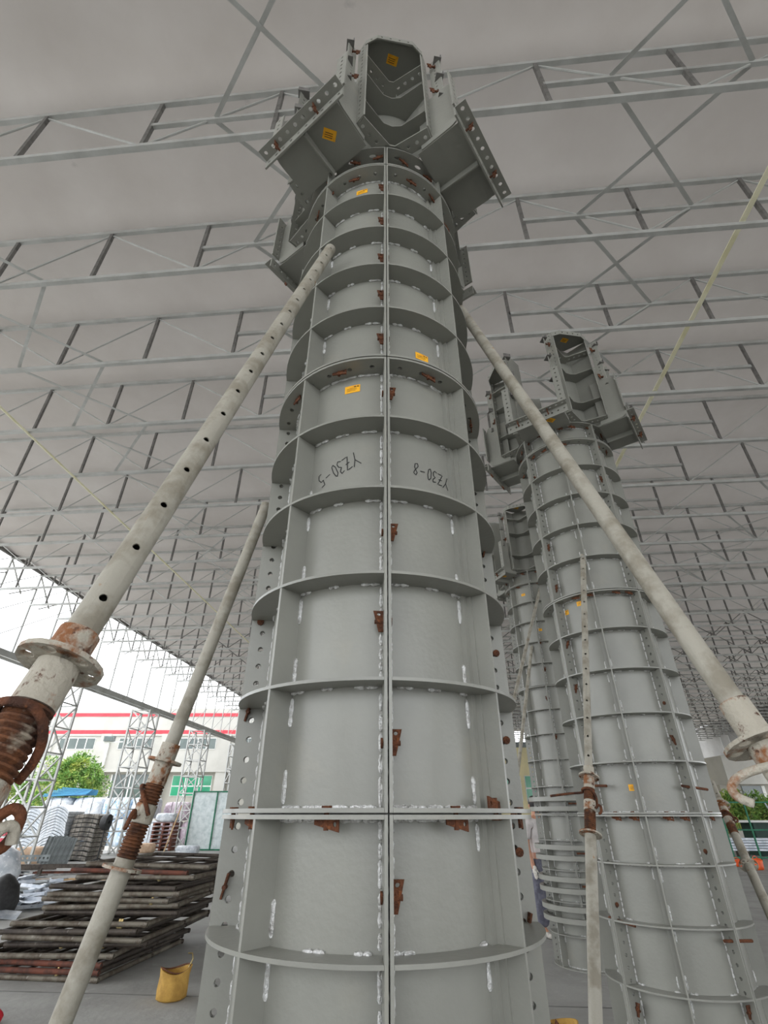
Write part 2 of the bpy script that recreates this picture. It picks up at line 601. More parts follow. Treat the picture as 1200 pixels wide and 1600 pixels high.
side_girder(U0, 'lattice eave girder along the open left side of the shed', V_FIRST - 3 * V_STEP, V_FIRST + V_STEP * 30)
side_girder(U1, 'lattice eave girder along the far right side of the shed', V_FIRST + 8 * V_STEP, V_FIRST + V_STEP * 36)


def tower_meshes():
    w, h, n = .9, Z_EAVE - .24, 7
    leg = MB().bar((0, 0, 0), (0, 0, h), .075, .075).mesh('leg', 'galv', 0)
    hb = MB().bar((-w / 2, -w / 2, 0), (w / 2, -w / 2, 0), .045, .045).mesh('rung', 'galv', 0)
    s = h / n
    db = MB().bar((-w / 2, -w / 2, 0), (w / 2, -w / 2, s), .045, .045).mesh('lacing', 'galv', 0)
    db2 = MB().bar((w / 2, -w / 2, 0), (-w / 2, -w / 2, s), .045, .045).mesh('lacing', 'galv', 0)
    return w, h, n, leg, hb, db, db2


TW = tower_meshes()


def tower(u, v, label):
    w, h, n, leg, hb, db, db2 = TW
    t = empty('lattice_tower', U(u, v, 0), RZ)
    tag(t, label, 'tower', 'lattice towers carrying the roof edges')
    for sx in (-1, 1):
        for sy in (-1, 1):
            link('leg', leg, t, (sx * w / 2, sy * w / 2, 0))
    for q in range(4):
        for i in range(n + 1):
            link('rung', hb, t, (0, 0, min(i * h / n + .04, h - .03)), q * PI / 2)
        for i in range(n):
            link('lacing', db if i % 2 else db2, t, (0, 0, i * h / n), q * PI / 2)


tower(U0 + .1, 18.6, 'lattice steel tower behind the big left prop, nearest of the left row')
tower(U0 + .1, 24.9, 'lattice steel tower between the left prop and the thinner prop, second of the left row')
tower(U0 + .1, 31.6, 'lattice steel tower beside the wrapped glazing frame, third of the left row')
tower(U0 + .1, 38.4, 'lattice steel tower mostly behind the near column, fourth of the left row')
tower(U1 - .1, 39.5, 'pale lattice tower at the far right beyond the right column')
tower(U1 - .1, 32.5, 'pale lattice tower at the far right picture edge')


# ------------------------------------------------------------------ steel formwork columns
RS, RO = .390, .476          # skin radius, outer radius of ribs
GAP = .004


def pol(phi, r, z=0.0):
    return Vector((r * math.sin(phi), -r * math.cos(phi), z))


def quarter(h, ribs, holes, top_slots=False):
    """meshes of one quarter shell, azimuth 0..90 degrees, z 0..h"""
    d = R(.5)
    q = {'subs': []}
    q['skin'] = MB().arc(RS - .006, RS, 0, PI / 2, -GAP, h, 20).mesh('panel', 'paint', 30)
    w = RO - RS + .002
    rm = (RO + RS) / 2
    a = MB().perf(lambda s, t, o: (.0018 + o, -(rm + t), s), h, w, holes, .0095, .0085).mesh('edge_flange', 'paint', 0)
    b = MB().perf(lambda s, t, o: (rm + t, -(.0018 + o), s), h, w, holes, .0095, .0085).mesh('edge_flange', 'paint', 0)
    q['subs'] += [('edge_flange', a), ('edge_flange', b)]
    # the upright in the middle: an angle bar welded on edge
    rb = MB()
    c45, t45 = pol(PI / 4, 1), pol(PI / 4 + PI / 2, 1)

    def f45(r, t, z):
        return c45 * r + t45 * t + Vector((0, 0, z))
    if h > .5:
        rb.prism([(RS - .004, -.0045), (RO - .002, -.0045), (RO - .002, .0045), (RS - .004, .0045)], lambda r, t, o: f45(r, t, .008 + o), h - .016)
        rb.prism([(RS - .006, -.034), (RS + .016, -.034), (RS + .016, -.0045), (RS - .006, -.0045)], lambda r, t, o: f45(r, t, .008 + o), h - .016)
        rb.prism([(RS + .016, -.012), (RS + .034, -.012), (RS + .034, -.0045), (RS + .016, -.0045)], lambda r, t, o: f45(r, t, .008 + o), h - .016)
    else:
        rb.prism([(RS - .004, -.0045), (RO - .002, -.0045), (RO - .002, .0045), (RS - .004, .0045)], lambda r, t, o: f45(r, t, .008 + o), h - .016)
    q['subs'].append(('upright_rib', rb.mesh('upright_rib', 'paint', 0)))
    a0, a1 = R(1.3), PI / 2 - R(1.3)
    rr = MB().arc(RS - .002, RO, a0, a1, -.0045, .0045, 20).mesh('ring_rib', 'paint', 30)
    q['ribs'] = [(rr, z) for z in ribs]
    La = (a1 - a0) * rm
    nf = 7

    def fm(z0, rs, n):
        return MB().perf(lambda s, t, o: pol(a0 + s / rm, rm + t, z0 + o), La, w, n, rs, .010, .009).mesh('end_flange', 'paint', 20, True)
    q['subs'].append(('end_flange', fm(0, .010, nf)))
    q['subs'].append(('end_flange', fm(h - .010, .022 if top_slots else .010, 5 if top_slots else nf)))
    # welds
    wb = MB()
    levels = [(0.0, 1)] + [(z, 0) for z in ribs] + [(h, 2)]
    for z, kd in levels:
        for side in (-1, 1):
            if kd == 1 and side == -1 or kd == 2 and side == 1:
                continue
            zz = z + side * (.006 if kd == 0 else .012)
            for half in (0, 1):
                p0 = R(2) + half * R(43.5)
                p1 = p0 + R(41)
                if kd:      # long run
                    x = p0
                    while x < p1 - R(2):
                        y = min(p1, x + R(random.uniform(5, 12)))
                        wb.bead(pol(x, RS + .002, zz), pol(y, RS + .002, zz), .0062)
                        x = y + R(random.uniform(0, 1.5))
                else:
                    for c in (.10, .5, .9):
                        if side == 1 and random.random() < .35:
                            continue
                        c = p0 + (p1 - p0) * min(.93, max(.07, c + random.uniform(-.05, .05)))
                        ln = R(random.uniform(2.6, 5.2))
                        wb.bead(pol(c - ln, RS + .002, zz), pol(c, RS + .003, zz), .0072)
                        wb.bead(pol(c, RS + .003, zz), pol(c + ln, RS + .002, zz), .0072)
    # along the uprights and edge flanges
    zs = [0.0] + list(ribs) + [h]
    for z0, z1 in zip(zs[:-1], zs[1:]):
        if z1 - z0 < .12:
            continue
        for ph, off in ((R(45), .007), (R(45), -.036)):
            for e in (0, 1):
                if random.random() < .25:
                    continue
                ln = random.uniform(.05, .085)
                za = z0 + .02 if e == 0 else z1 - .02 - ln
                p = pol(ph + off / RS, RS + .001, za)
                wb.bead(p, p + Vector((0, 0, ln)), .0072)
        for ph in (R(2.1), R(87.9)):
            z = z0 + .012
            while z < z1 - .03:
                ln = random.uniform(.02, .07)
                p = pol(ph, RS + .001, z)
                wb.bead(p, p + Vector((0, 0, min(ln, z1 - .012 - z))), .006)
                z += ln + random.uniform(0, .012)
    q['weld'] = wb.mesh('weld_bead', 'weld', 50)
    return q


Q_BASE = quarter(1.5, [.30, .61, .92, 1.226], 25)
Q_SEC = quarter(1.57, [.312, .627, .942, 1.256], 26)
Q_COLLAR = quarter(.205, [], 3, True)


def place_quarter(q, root, phi, z):
    p = link('panel', q['skin'], root, (0, 0, z), phi)
    for n, m in q['subs']:
        link(n, m, p)
    for m, zz in q['ribs']:
        link('ring_rib', m, p, (0, 0, zz))
    w = link('weld_bead', q['weld'], p)
    w['kind'] = 'stuff'
    return p


# rusty pin with a wedge: x across the flange, y radial outwards, z up
pin_b = MB()
pin_b.path([(-.016, 0, 0), (-.011, 0, 0)], .013, 10)
pin_b.path([(-.012, 0, 0), (.036, 0, 0)], .0065, 8)
ME_PIN = pin_b.mesh('wedge_pin', 'rust', 40)


def wedge_map(s, t, o):
    k = 1.15 - .6 * s / .064
    return (.0095 + (t + .012) * k * 1.1, o - .002, .034 - s)


ME_WEDGE = MB().perf(wedge_map, .064, .024, 3, .0045, .0055, .0045, skip=(1, 2)).mesh('wedge', 'rust', 0)


def place_pin(root, phi, r, z, flip=1, vertical=False, spin=0.0):
    o = link('wedge_pin', ME_PIN, root)
    T, N, Zv = pol(phi + PI / 2, 1), pol(phi, 1), Vector((0, 0, 1))
    if vertical:
        X, Y, Z2 = Zv * flip, N, T * -flip
    else:
        X, Y, Z2 = T * flip, N, Zv
        if flip < 0:
            Y = N * -1
    m = Matrix((X, Y, Z2)).transposed().to_4x4()
    m = Matrix.Translation(pol(phi, r, z)) @ m @ Matrix.Rotation(spin, 4, 'X')
    o.matrix_local = m
    link('wedge', ME_WEDGE, o)
    return o


# capital: concave corner panels and four bracket arms
def f_v(n, t, z):        # corner panel frame: outwards n (-Y), sideways t (+X)
    return Vector((t, -n, z))


CAP_H = 1.14


def capital_meshes():
    out = {}
    arcp = [(RS * math.cos(R(a)), RS * math.sin(R(a))) for a in (-17, -11, -5.5, 0, 5.5, 11, 17)]
    endp = (.548, .235)
    plan = [(endp[0], -endp[1])] + arcp + [endp]
    sk = MB()
    th = .006
    inn = [(n - th, t) for n, t in plan]
    for i in range(len(plan) - 1):
        (n0, t0), (n1, t1) = plan[i], plan[i + 1]
        sk.prism([(n0, t0), (n1, t1), (n1 - th, t1), (n0 - th, t0)], lambda a, b, o: f_v(a, b, o), CAP_H)
    out['skin'] = sk.mesh('corner_panel', 'paint', 30)
    # outer edge of the shelves
    oa = [(.478, -.045), (.484, 0), (.478, .045)]
    shelf_poly = plan + [(.592, .178), (.496, .055), (.486, 0), (.496, -.055), (.592, -.178)]
    subs = []
    for z, nm in ((.25, 'chevron_rib'), (.66, 'chevron_rib')):
        subs.append((nm, MB().prism(shelf_poly, lambda a, b, o: f_v(a, b, z + o), .008).mesh(nm, 'paint', 0)))

    def flange(z):
        b = MB()
        for sgn in (-1, 1):
            p0, p1 = Vector((.395 + .045, .05 * 0)), None
            a = Vector((.445, sgn * .03))
            e = Vector((.570, sgn * .205))
            d = (e - a)
            L = d.length
            d.normalize()
            nrm = Vector((d.y * sgn, -d.x * sgn)) * sgn
            if nrm.x < 0:
                nrm = -nrm

            def fn(s, t, o, a=a, d=d, nrm=nrm):
                p = a + d * s + nrm * t
                return f_v(p.x, p.y, z + o)
            b.perf(fn, L, .082, 4, .011, .010)
        b.prism([(.39, -.045), (.485, -.045), (.485, .045), (.39, .045)], lambda p, q, o: f_v(p, q, z + o), .0099)
        return b.mesh('corner_flange', 'paint', 0)
    subs.append(('corner_flange', flange(0)))
    subs.append(('corner_flange', flange(.93)))
    # closing plate on top with downturned rim
    tp = [(.39, -.06), (.39, .06), (.548, .235), (.605, .195), (.645, .12), (.645, -.12), (.605, -.195), (.548, -.235)]
    subs.append(('top_plate', MB().prism(tp, lambda a, b, o: f_v(a, b, CAP_H - .002 + o), .008).mesh('top_plate', 'paint', 0)))
    rim = MB()
    rp = [(.605, .195), (.648, .12), (.648, -.12), (.605, -.195)]
    for (n0, t0), (n1, t1) in zip(rp[:-1], rp[1:]):
        L = math.hypot(n1 - n0, t1 - t0)
        rim.perf(lambda s, t, o: f_v(n0 + (n1 - n0) * s / L + o, t0 + (t1 - t0) * s / L, CAP_H - .03 + t), L, .06, max(1, int(L / .06)), .008, .008)
    subs.append(('top_rim', rim.mesh('top_rim', 'paint', 0)))
    # upright edge flanges and perforated clamping strips
    for sgn in (-1, 1):
        e = Vector((.548, sgn * .235))
        dr = Vector((1, -sgn * .75)).normalized()
        subs.append(('edge_flange', MB().perf(lambda s, t, o: f_v(e.x + dr.x * (t + .04), e.y + dr.y * (t + .04) - sgn * o, s), CAP_H, .085, 20, .009, .008).mesh('edge_flange', 'paint', 0)))
        dr2 = Vector((1, sgn * .9)).normalized()
        subs.append(('clamp_strip', MB().perf(lambda s, t, o: f_v(e.x + .012 + dr2.x * (t + .045), e.y + sgn * .012 + dr2.y * (t + .045) + sgn * o, .42 + s), .66, .075, 13, .008, .009).mesh('clamp_strip', 'paint', 0)))
        for z in (.45, .76, 1.04):
            cl = MB().angle_bar(f_v(e.x + .01, e.y + sgn * .06, z), f_v(e.x + .09, e.y + sgn * .06, z), .05, .007)
            subs.append(('clamp_angle', cl.mesh('clamp_angle', 'truss_dark', 0)))
    out['subs'] = subs
    # arms ----------------------------------------------------------------
    a = {}
    hw, n0, n1, zs = .235, .452, .725, -.055
    sof = [(n0, -hw), (n1, -hw), (n1, hw), (n0, hw)]
    a['skin'] = MB().prism(sof, lambda p, q, o: f_v(p, q, zs + o), .008).mesh('arm_soffit', 'paint', 0)
    subs = []
    subs.append(('soffit_rib', MB().prism([(n0 + .01, -.004), (n1 - .01, -.004), (n1 - .01, .004), (n0 + .01, .004)], lambda p, q, o: f_v(p, q, zs - .055 + o), .055).mesh('soffit_rib', 'paint', 0)))
    subs.append(('end_flange', MB().perf(lambda s, t, o: f_v(n1 + o, -.30 + s, zs - .02 + t), .60, .09, 10, .010, .010).mesh('end_flange', 'paint', 0)))
    subs.append(('end_lip', MB().perf(lambda s, t, o: f_v(n1 + .042 + t, -.30 + s, zs + .02 + o), .60, .066, 10, .011, .008).mesh('end_lip', 'paint', 0)))
    for sgn in (-1, 1):
        w = MB()
        # side wall with a rounded lower corner
        pts = [(.48, .50), (.48, -.05)]
        pts += [(n1 - .06 + .06 * math.sin(R(x)), -.05 - .0 + .06 - .06 * math.cos(R(x))) for x in (0, 22, 45, 67, 90)]
        pts += [(n1, .42), (n1 - .03, .50)]
        w.prism(pts, lambda p, q, o: f_v(p, sgn * (hw + o), q), .007)
        subs.append(('side_wall', w.mesh('side_wall', 'paint', 0)))
        subs.append(('upright_flange', MB().perf(lambda s, t, o: f_v(n1 + o, sgn * (hw + .03 + t), .02 + s), .46, .075, 8, .009, .010).mesh('upright_flange', 'paint', 0)))
    a['subs'] = subs
    out['arm'] = a
    return out


CAP = capital_meshes()


def sticker_mesh(phi_w, hgt, name='sticker'):
    st = MB().arc(RS + .0008, RS + .0014, -phi_w / 2, phi_w / 2, -hgt / 2, hgt / 2, 4).mesh(name, 'sticker', 30)
    pr = MB()
    for i in range(3):
        z = -hgt * .25 + i * hgt * .16
        pr.arc(RS + .0015, RS + .0018, -phi_w * .38, phi_w * random.uniform(.0, .3), z, z + hgt * .035, 3)
    pr.arc(RS + .0015, RS + .0018, phi_w * .1, phi_w * .26, hgt * .22, hgt * .34, 2)
    pr.arc(RS + .0015, RS + .0018, phi_w * .31, phi_w * .4, hgt * .2, hgt * .36, 2)
    return st, pr.mesh('print', 'ink', 30)


ST, ST_PRINT = sticker_mesh(R(9.6), .040)


def stick(root, phi, z, tilt=0.0):
    o = link('sticker', ST, root, (0, 0, z), phi)
    o['label'] = 'yellow paper sticker with black print'
    link('print', ST_PRINT, o)


def flat_sticker(root, p, normal, wid=.09, hgt=.06):
    normal = Vector(normal).normalized()
    x = Vector((0, 0, 1)).cross(normal)
    if x.length < .1:
        x = Vector((1, .3, 0))
    x.normalize()
    y = normal.cross(x)
    p = Vector(p)
    b = MB().prism([(-wid / 2, -hgt / 2), (wid / 2, -hgt / 2), (wid / 2, hgt / 2), (-wid / 2, hgt / 2)], lambda a, c, o: p + x * a + y * c + normal * (o + .001), .001)
    o = link('sticker', b.mesh('sticker', 'sticker', 0), root)
    o['label'] = 'orange sticker'
    pr = MB()
    for i in range(3):
        pr.prism([(-wid * .35, -hgt * .3 + i * hgt * .2), (wid * .25, -hgt * .3 + i * hgt * .2), (wid * .25, -hgt * .24 + i * hgt * .2), (-wid * .35, -hgt * .24 + i * hgt * .2)],
                 lambda a, c, o: p + x * a + y * c + normal * (o + .0021), .0005)
    link('print', pr.mesh('print', 'ink', 0), o)


GLYPH = {
    'Y': (.75, [[(0, 1), (.34, .55)], [(.7, 1.02), (.34, .55), (.16, .0)]]),
    'Z': (.75, [[(.05, .92), (.6, 1.0), (.08, .05), (.66, .1)], [(.12, .5), (.52, .56)]]),
    '3': (.62, [[(.08, .9), (.4, 1.0), (.45, .8), (.2, .56), (.42, .45), (.46, .2), (.28, .02), (.04, .12)]]),
    '0': (.62, [[(.28, 1.0), (.08, .8), (.06, .3), (.2, .03), (.38, .15), (.44, .6), (.36, .92), (.24, 1.0)]]),
    '-': (.85, [[(.16, .52), (.66, .56)]]),
    '5': (.65, [[(.5, 1.0), (.14, .96), (.1, .56), (.36, .62), (.5, .36), (.36, .06), (.06, .04)]]),
    '8': (.65, [[(.44, .88), (.2, 1.0), (.1, .78), (.42, .4), (.4, .1), (.16, .02), (.06, .25), (.4, .7), (.44, .88)]]),
    '1': (.4, [[(.1, .8), (.25, 1.0), (.22, 0)]]),
    '2': (.6, [[(.08, .8), (.28, 1.0), (.46, .78), (.06, .04), (.52, .06)]]),
}


def handwriting(root, text, phi, z, size, tilt, wid=.0036, squash=1.0):
    """marker pen on the skin, upside down, written along a slanting line"""
    b = MB()
    x = 0
    tot = sum(GLYPH[c][0] for c in text)
    for c in text:
        adv, strokes = GLYPH[c]
        for st in strokes:
            pts = []
            for (p, q), (p2, q2) in zip(st[:-1], st[1:]):
                for i in range(4):
                    pts.append((p + (p2 - p) * i / 4, q + (q2 - q) * i / 4))
            pts.append(st[-1])
            P = []
            for p, q in pts:
                sx, sy = (x + p - tot / 2) * size * squash, (q - .5) * size
                ca, sa = math.cos(tilt), math.sin(tilt)
                P.append(Vector((sx * ca - sy * sa, sx * sa + sy * ca)))
            vs, fs = [], []
            for i, p in enumerate(P):
                d = (P[min(i + 1, len(P) - 1)] - P[max(i - 1, 0)])
                d.normalize()
                n = Vector((-d.y, d.x)) * wid / 2
                for s in (p + n, p - n):
                    vs.append(pol(phi + s.x / RS, RS + .0012, z + s.y))
            for i in range(len(P) - 1):
                fs.append((2 * i, 2 * i + 1, 2 * i + 3, 2 * i + 2))
            b.add(vs, fs)
        x += adv
    o = link('marker_writing', b.mesh('marker_writing', 'ink', 0), root)
    o['label'] = 'black handwritten %s upside down' % text
    return o


SECTIONS = [(Q_BASE, 0.0), (Q_SEC, 1.5 + GAP), (Q_SEC, 3.076 + GAP), (Q_COLLAR, 4.652 + GAP)]
Z_CAP = 4.652 + GAP + .205 + .004


def column(loc, rot, label, cap_turn=0.0, seed=1):
    rnd = random.Random(seed)
    c = empty('formwork_column', loc)
    tag(c, label, 'column formwork', 'steel column formworks', 'thing')
    for q, z in SECTIONS:
        for i in range(4):
            place_quarter(q, c, rot + i * PI / 2, z)
    for i in range(4):
        a = rot + cap_turn + i * PI / 2
        p = link('corner_panel', CAP['skin'], c, (0, 0, Z_CAP), a)
        for n, m in CAP['subs']:
            link(n, m, p)
        p = link('arm_soffit', CAP['arm']['skin'], c, (0, 0, Z_CAP), a + PI / 4)
        for n, m in CAP['arm']['subs']:
            link(n, m, p)
        # stickers under the arms and inside the corners
        s = pol(a + PI / 4, .62, Z_CAP - .0555) + pol(a + PI / 4 + PI / 2, .1)
        if i in (1, 3):
            flat_sticker(c, s, (0, 0, -1), .075, .055)
        s = pol(a, .54, Z_CAP + CAP_H - .003)
        flat_sticker(c, s, (0, 0, -1), .075, .055)
        # pins round the collar, the arms and the flanges
        for ph, z in ((18, 4.652), (38, 4.652), (62, 4.652), (14, Z_CAP - .012), (35, Z_CAP - .012), (58, Z_CAP - .012), (78, Z_CAP - .012)):
            place_pin(c, a + R(ph + rnd.uniform(-4, 4)), RO - .045, z, -1, True, rnd.uniform(-.4, .4))
        for z, t in ((.55, 0), (.95, 0)):
            for sg in (-1, 1):
                pp = pol(a, .60) + pol(a + PI / 2, sg * .265)
                o = link('wedge_pin', ME_PIN, c)
                o.matrix_local = Matrix.Translation(pp + Vector((0, 0, Z_CAP + z))) @ Matrix.Rotation(a + (PI if sg > 0 else 0), 4, 'Z')
                link('wedge', ME_WEDGE, o)
        for t in (-.18, .12):
            pp = pol(a + PI / 4, .745) + pol(a + PI / 4 + PI / 2, t)
            o = link('wedge_pin', ME_PIN, c)
            o.matrix_local = Matrix.Translation(pp + Vector((0, 0, Z_CAP - .07))) @ Matrix.Rotation(a + PI / 4 - PI / 2, 4, 'Z')
            link('wedge', ME_WEDGE, o)
    return c


MAIN = Vector((-.022, 1.86, 0))
M_ROT = R(4.0)
main = column(MAIN, M_ROT, 'tall grey steel column formwork in the foreground, marked in black pen', R(4.5), 3)
# pins on the joint that faces the camera (height above the camera, side)
for dz, sd in ((.161, 1), (-.163, 1), (.49, -1), (.794, 1), (1.42, 1), (1.74, -1), (2.04, -1), (2.33, -1), (2.66, -1), (-.55, 1), (3.0, -1)):
    place_pin(main, M_ROT, RS + .035, CAM_H + dz, sd, False)
for ph, dz, sd in ((-90, .30, 1), (-90, -.18, 1), (-90, .62, -1), (-90, 1.30, 1), (-90, 1.0, 1), (90, .22, 1), (90, -.28, -1), (90, .52, 1), (90, -.1, 1), (90, .95, -1)):
    place_pin(main, M_ROT + R(ph), RS + .055, CAM_H + dz, sd, False, .25)
for ph, sd in ((-19.5, -1), (23, -1), (42, 1), (66, -1), (-52, -1), (-75, -1)):
    place_pin(main, M_ROT + R(ph), RO - .03, CAM_H + .003, sd, True)
for ph, sd in ((-26, -1), (24, -1), (75, -1), (-60, -1)):
    place_pin(main, M_ROT + R(ph), RO - .04, 3.079, sd, True)
stick(main, R(-16), 2.995)
stick(main, R(29), 3.222)
stick(main, R(-15.5), 4.555)
handwriting(main, 'YZ30-5', R(-23), 2.60, .064, PI + R(24), squash=.66)
handwriting(main, 'YZ30-8', R(31), 2.59, .056, PI - R(7), squash=.70)
handwriting(main, '11', R(-5), 4.09, .03, PI, .0022)
handwriting(main, '008', R(-5), 4.05, .022, PI, .002)

C2 = Vector((1.92, 4.26, 0))
col2 = column(C2, R(20), 'grey steel column formwork right of the foreground one, with rusty rods through its flanges', R(-11), 5)
for ph, z in ((-69.5, 3.6), (-69.5, 3.2), (-69.5, 2.7), (-69.5, 2.35), (20, 2.2), (20, 1.95), (20, 1.3), (20, 3.4), (20, 4.2), (-69.5, 4.4), (20, .55), (-69.5, 1.0), (-69.5, .5)):
    place_pin(col2, R(ph), RS + .045, z, random.choice((-1, 1)), False, random.uniform(-.3, .3))
for ph in (-50, -35, -8, 6, 40):
    place_pin(col2, R(ph), RO - .035, 1.503, -1, True)
    place_pin(col2, R(ph + 5), RO - .035, 3.079, -1, True)
stick(col2, R(-30), 1.66)
stick(col2, R(-43), 3.02)
stick(col2, R(-66), 2.98)
for ph, z, a in ((20, 1.66, 20), (20, .86, 32), (20, .28, 26), (-69.5, .92, -60), (-69.5, .30, -30), (-69.5, 1.68, -80), (-69.5, -0.02 + .12, -45)):
    p = pol(R(ph), RS + .055, z)
    d = pol(R(ph + 90), .13) + Vector((0, 0, random.uniform(-.02, .0)))
    o = link('rebar_rod', MB().path([p - d * .55, p + d * 1.15], .0085, 8).mesh('rebar_rod', 'rust', 40), col2)
    o['label'] = 'rusty steel rod pushed through a flange hole'

C3 = Vector((2.50, 7.75, 0))
col3 = column(C3, R(-25), 'farthest grey steel column formwork with four pairs of curved clamping walers', seed=9)
for ph, z in ((-25, 4.2), (-25, 3.7), (-25, 2.9), (-25, 2.4), (-25, 3.3)):
    place_pin(col3, R(ph), RS + .045, z, random.choice((-1, 1)), False)
stick(col3, R(-45), 4.5)
stick(col3, R(-20), 3.9)
# curved clamping walers on the third column
for z in (1.62, 1.10, .78, .50):
    w = empty('curved_waler', C3 + Vector((0, 0, z)))
    tag(w, 'pair of curved steel walers clamped round the farthest column, %s' % {1.62: 'topmost of the stack', 1.10: 'second from the top', .78: 'third from the top', .50: 'lowest of the stack'}[z], 'waler', 'curved walers round the farthest column')
    for dz in (-.055, .055):
        b = MB().arc(RO + .006, RO + .056, R(-150), R(60), dz - .025, dz + .025, 48)
        link('waler_channel', b.mesh('waler_channel', 'paint', 30), w)
    cb = MB()
    for i in range(2):
        for j in range(2):
            c = pol(R(-2), RO + .03 + .0, 0) + pol(R(-2 + 90), .03 + i * .05) + Vector((0, 0, -.055 + j * .11))
            cb.box(c, (.045, .075, .045), Matrix.Rotation(R(-2), 3, 'Z'))
    link('clamp_box', cb.mesh('clamp_box', 'dark', 0), w)
    link('tie_rod', MB().path([pol(R(-2), RO + .03) + pol(R(88), -.16), pol(R(-2), RO + .035) + pol(R(88), .24)], .010, 8).mesh('tie_rod', 'rust', 40), w)


# ------------------------------------------------------------------ adjustable steel props
def perf_tube(r, z0, z1, n, hr, half=R(24), th=.003):
    """tube along z with a row of holes on the +X and -X sides"""
    b = MB()
    for base in (0, PI):
        b.perf(lambda s, t, o: ((r - o) * math.cos(base + t / r), (r - o) * math.sin(base + t / r), z0 + s), z1 - z0, 2 * half * r, n, hr, th)
        k = 10
        vs, fs = [], []
        for i in range(k + 1):
            a = base + half + (PI - 2 * half) * i / k
            for z in (z0, z1):
                vs.append((r * math.cos(a), r * math.sin(a), z))
            for z in (z0, z1):
                vs.append(((r - th) * math.cos(a), (r - th) * math.sin(a), z))
        for i in range(k):
            fs += [(4 * i, 4 * i + 4, 4 * i + 5, 4 * i + 1), (4 * i + 2, 4 * i + 3, 4 * i + 7, 4 * i + 6), (4 * i + 1, 4 * i + 5, 4 * i + 7, 4 * i + 3)]
        b.add(vs, fs)
    return b


def prop(label, foot, top, s0, r_in=.0245, r_out=.0305, step=.11, disc=.062, discs=(), handle=True, holes=True, thread=.20, face=None, sleeve=.055, hook_rod=False):
    foot, top = Vector(foot), Vector(top)
    ax = (top - foot)
    L = ax.length
    ax.normalize()
    tocam = Vector((0, 0, CAM_H)) - (foot + top) / 2 if face is None else Vector(face)
    x = (tocam - ax * tocam.dot(ax)).normalized()
    y = ax.cross(x)
    p = bpy.data.objects.new('steel_prop', None)
    COL.objects.link(p)
    p.matrix_world = Matrix.Translation(foot) @ Matrix((x, y, ax)).transposed().to_4x4()
    tag(p, label, 'steel prop', 'adjustable steel props')
    s_thr = s0 - .07
    s_nut1 = s_thr - thread * .38
    s_nut0 = s_nut1 - .055
    s_low = s_thr - .055 - thread
    link('outer_tube', MB().lathe([(0, .008), (r_out, .008), (r_out, s_low), (r_out - .004, s_low + .001)], 24).mesh('outer_tube', 'tube', 40), p)

    def thr(za, zb):
        prof = []
        n = max(2, int((zb - za) / .009))
        for i in range(n):
            z = za + (zb - za) * i / n
            k = (zb - za) / n
            prof += [(r_out - .0035, z), (r_out + .0012, z + k * .35), (r_out + .0012, z + k * .65), (r_out - .0035, z + k * .98)]
        return MB().lathe(prof, 24).mesh('thread', 'thread', 25)
    link('thread', thr(s_low, s_nut0), p)
    link('thread', thr(s_nut1, s_thr), p)
    link('sleeve', MB().lathe([(r_out - .004, s_thr), (r_out + .001, s_thr), (r_out + .001, s0 + sleeve), (r_in, s0 + sleeve + .001)], 24).mesh('sleeve', 'tube_worn', 40), p)
    for i, (s, dr) in enumerate([(s0, disc)] + list(discs)):
        rm = (r_out + dr) / 2
        wd = dr - r_out + .001
        b = MB().perf(lambda q, t, o: ((rm + t) * math.cos(q / rm), (rm + t) * math.sin(q / rm), s + o - .004), 2 * PI * rm, wd, 6, .011, .008, wd * .30)
        link('collar_plate', b.mesh('collar_plate', 'tube_worn', 40, True), p)
    if holes:
        n = max(2, int((L - s0 - sleeve) / step))
        link('inner_tube', perf_tube(r_in, s0 + sleeve, L, n, .0072).mesh('inner_tube', 'tube', 40, True), p)
    else:
        link('inner_tube', MB().path([(0, 0, s0 + sleeve), (0, 0, L)], r_in, 24).mesh('inner_tube', 'tube', 40), p)
    # nut with a bent-rod handle lying round the thread and a hanging hook
    link('nut', MB().lathe([(r_out - .001, s_nut0), (r_out + .003, s_nut0 + .002), (r_out + .003, s_nut1 - .002), (r_out - .001, s_nut1)], 24).mesh('nut', 'tube_worn', 40), p)
    if handle:
        hb = MB()
        rr = r_out + .009
        pts = []
        for i in range(15):
            a = R(-165 + i * 20)
            zz = s_thr - .012 - .075 * max(0, (i - 8) / 6.0) ** 1.5
            pts.append((rr * math.cos(a), rr * math.sin(a), zz))
        st = pts[0]
        pts = [(st[0] + .05, st[1] - .20, st[2] - .07), (st[0] + .03, st[1] - .10, st[2] - .03), (st[0] + .015, st[1] - .03, st[2] - .005)] + pts[3:]
        hb.rod(pts, .0066, 10, 3)
        link('handle', hb.mesh('handle', 'rust', 60), p)
        zh = s_nut0 + .01
        hk = [(rr * .55, rr * .8, zh), (rr * .7, rr * 1.15, zh + .018), (rr * .8, rr * 1.5, zh + .010), (rr * .85, rr * 1.5, zh - .018), (rr * .9, rr * 1.2, zh - .03)]
        link('hook', MB().rod(hk, .0068, 10).mesh('hook', 'rust', 60), p)
        if hook_rod:
            q0 = Vector((rr * 1.0, rr * 1.15, zh - .012))
            rd = MB().rod([q0 + Vector((.0, .018, -.006)), q0 + Vector((.006, .012, .008)), q0 + Vector((.012, .0, .004)), q0 + Vector((.016, -.008, -.03)), q0 + Vector((.05, -.045, -.24))], .0066, 10)
            link('hook_rod', rd.mesh('hook_rod', 'tube_worn', 60), p)
    link('foot_plate', MB().box((0, 0, .004), (.13, .13, .008)).mesh('foot_plate', 'rust', 0), p)
    return p


def on_line(a, b, z):
    a, b = Vector(a), Vector(b)
    return a + (b - a) * ((z - a.z) / (b.z - a.z))


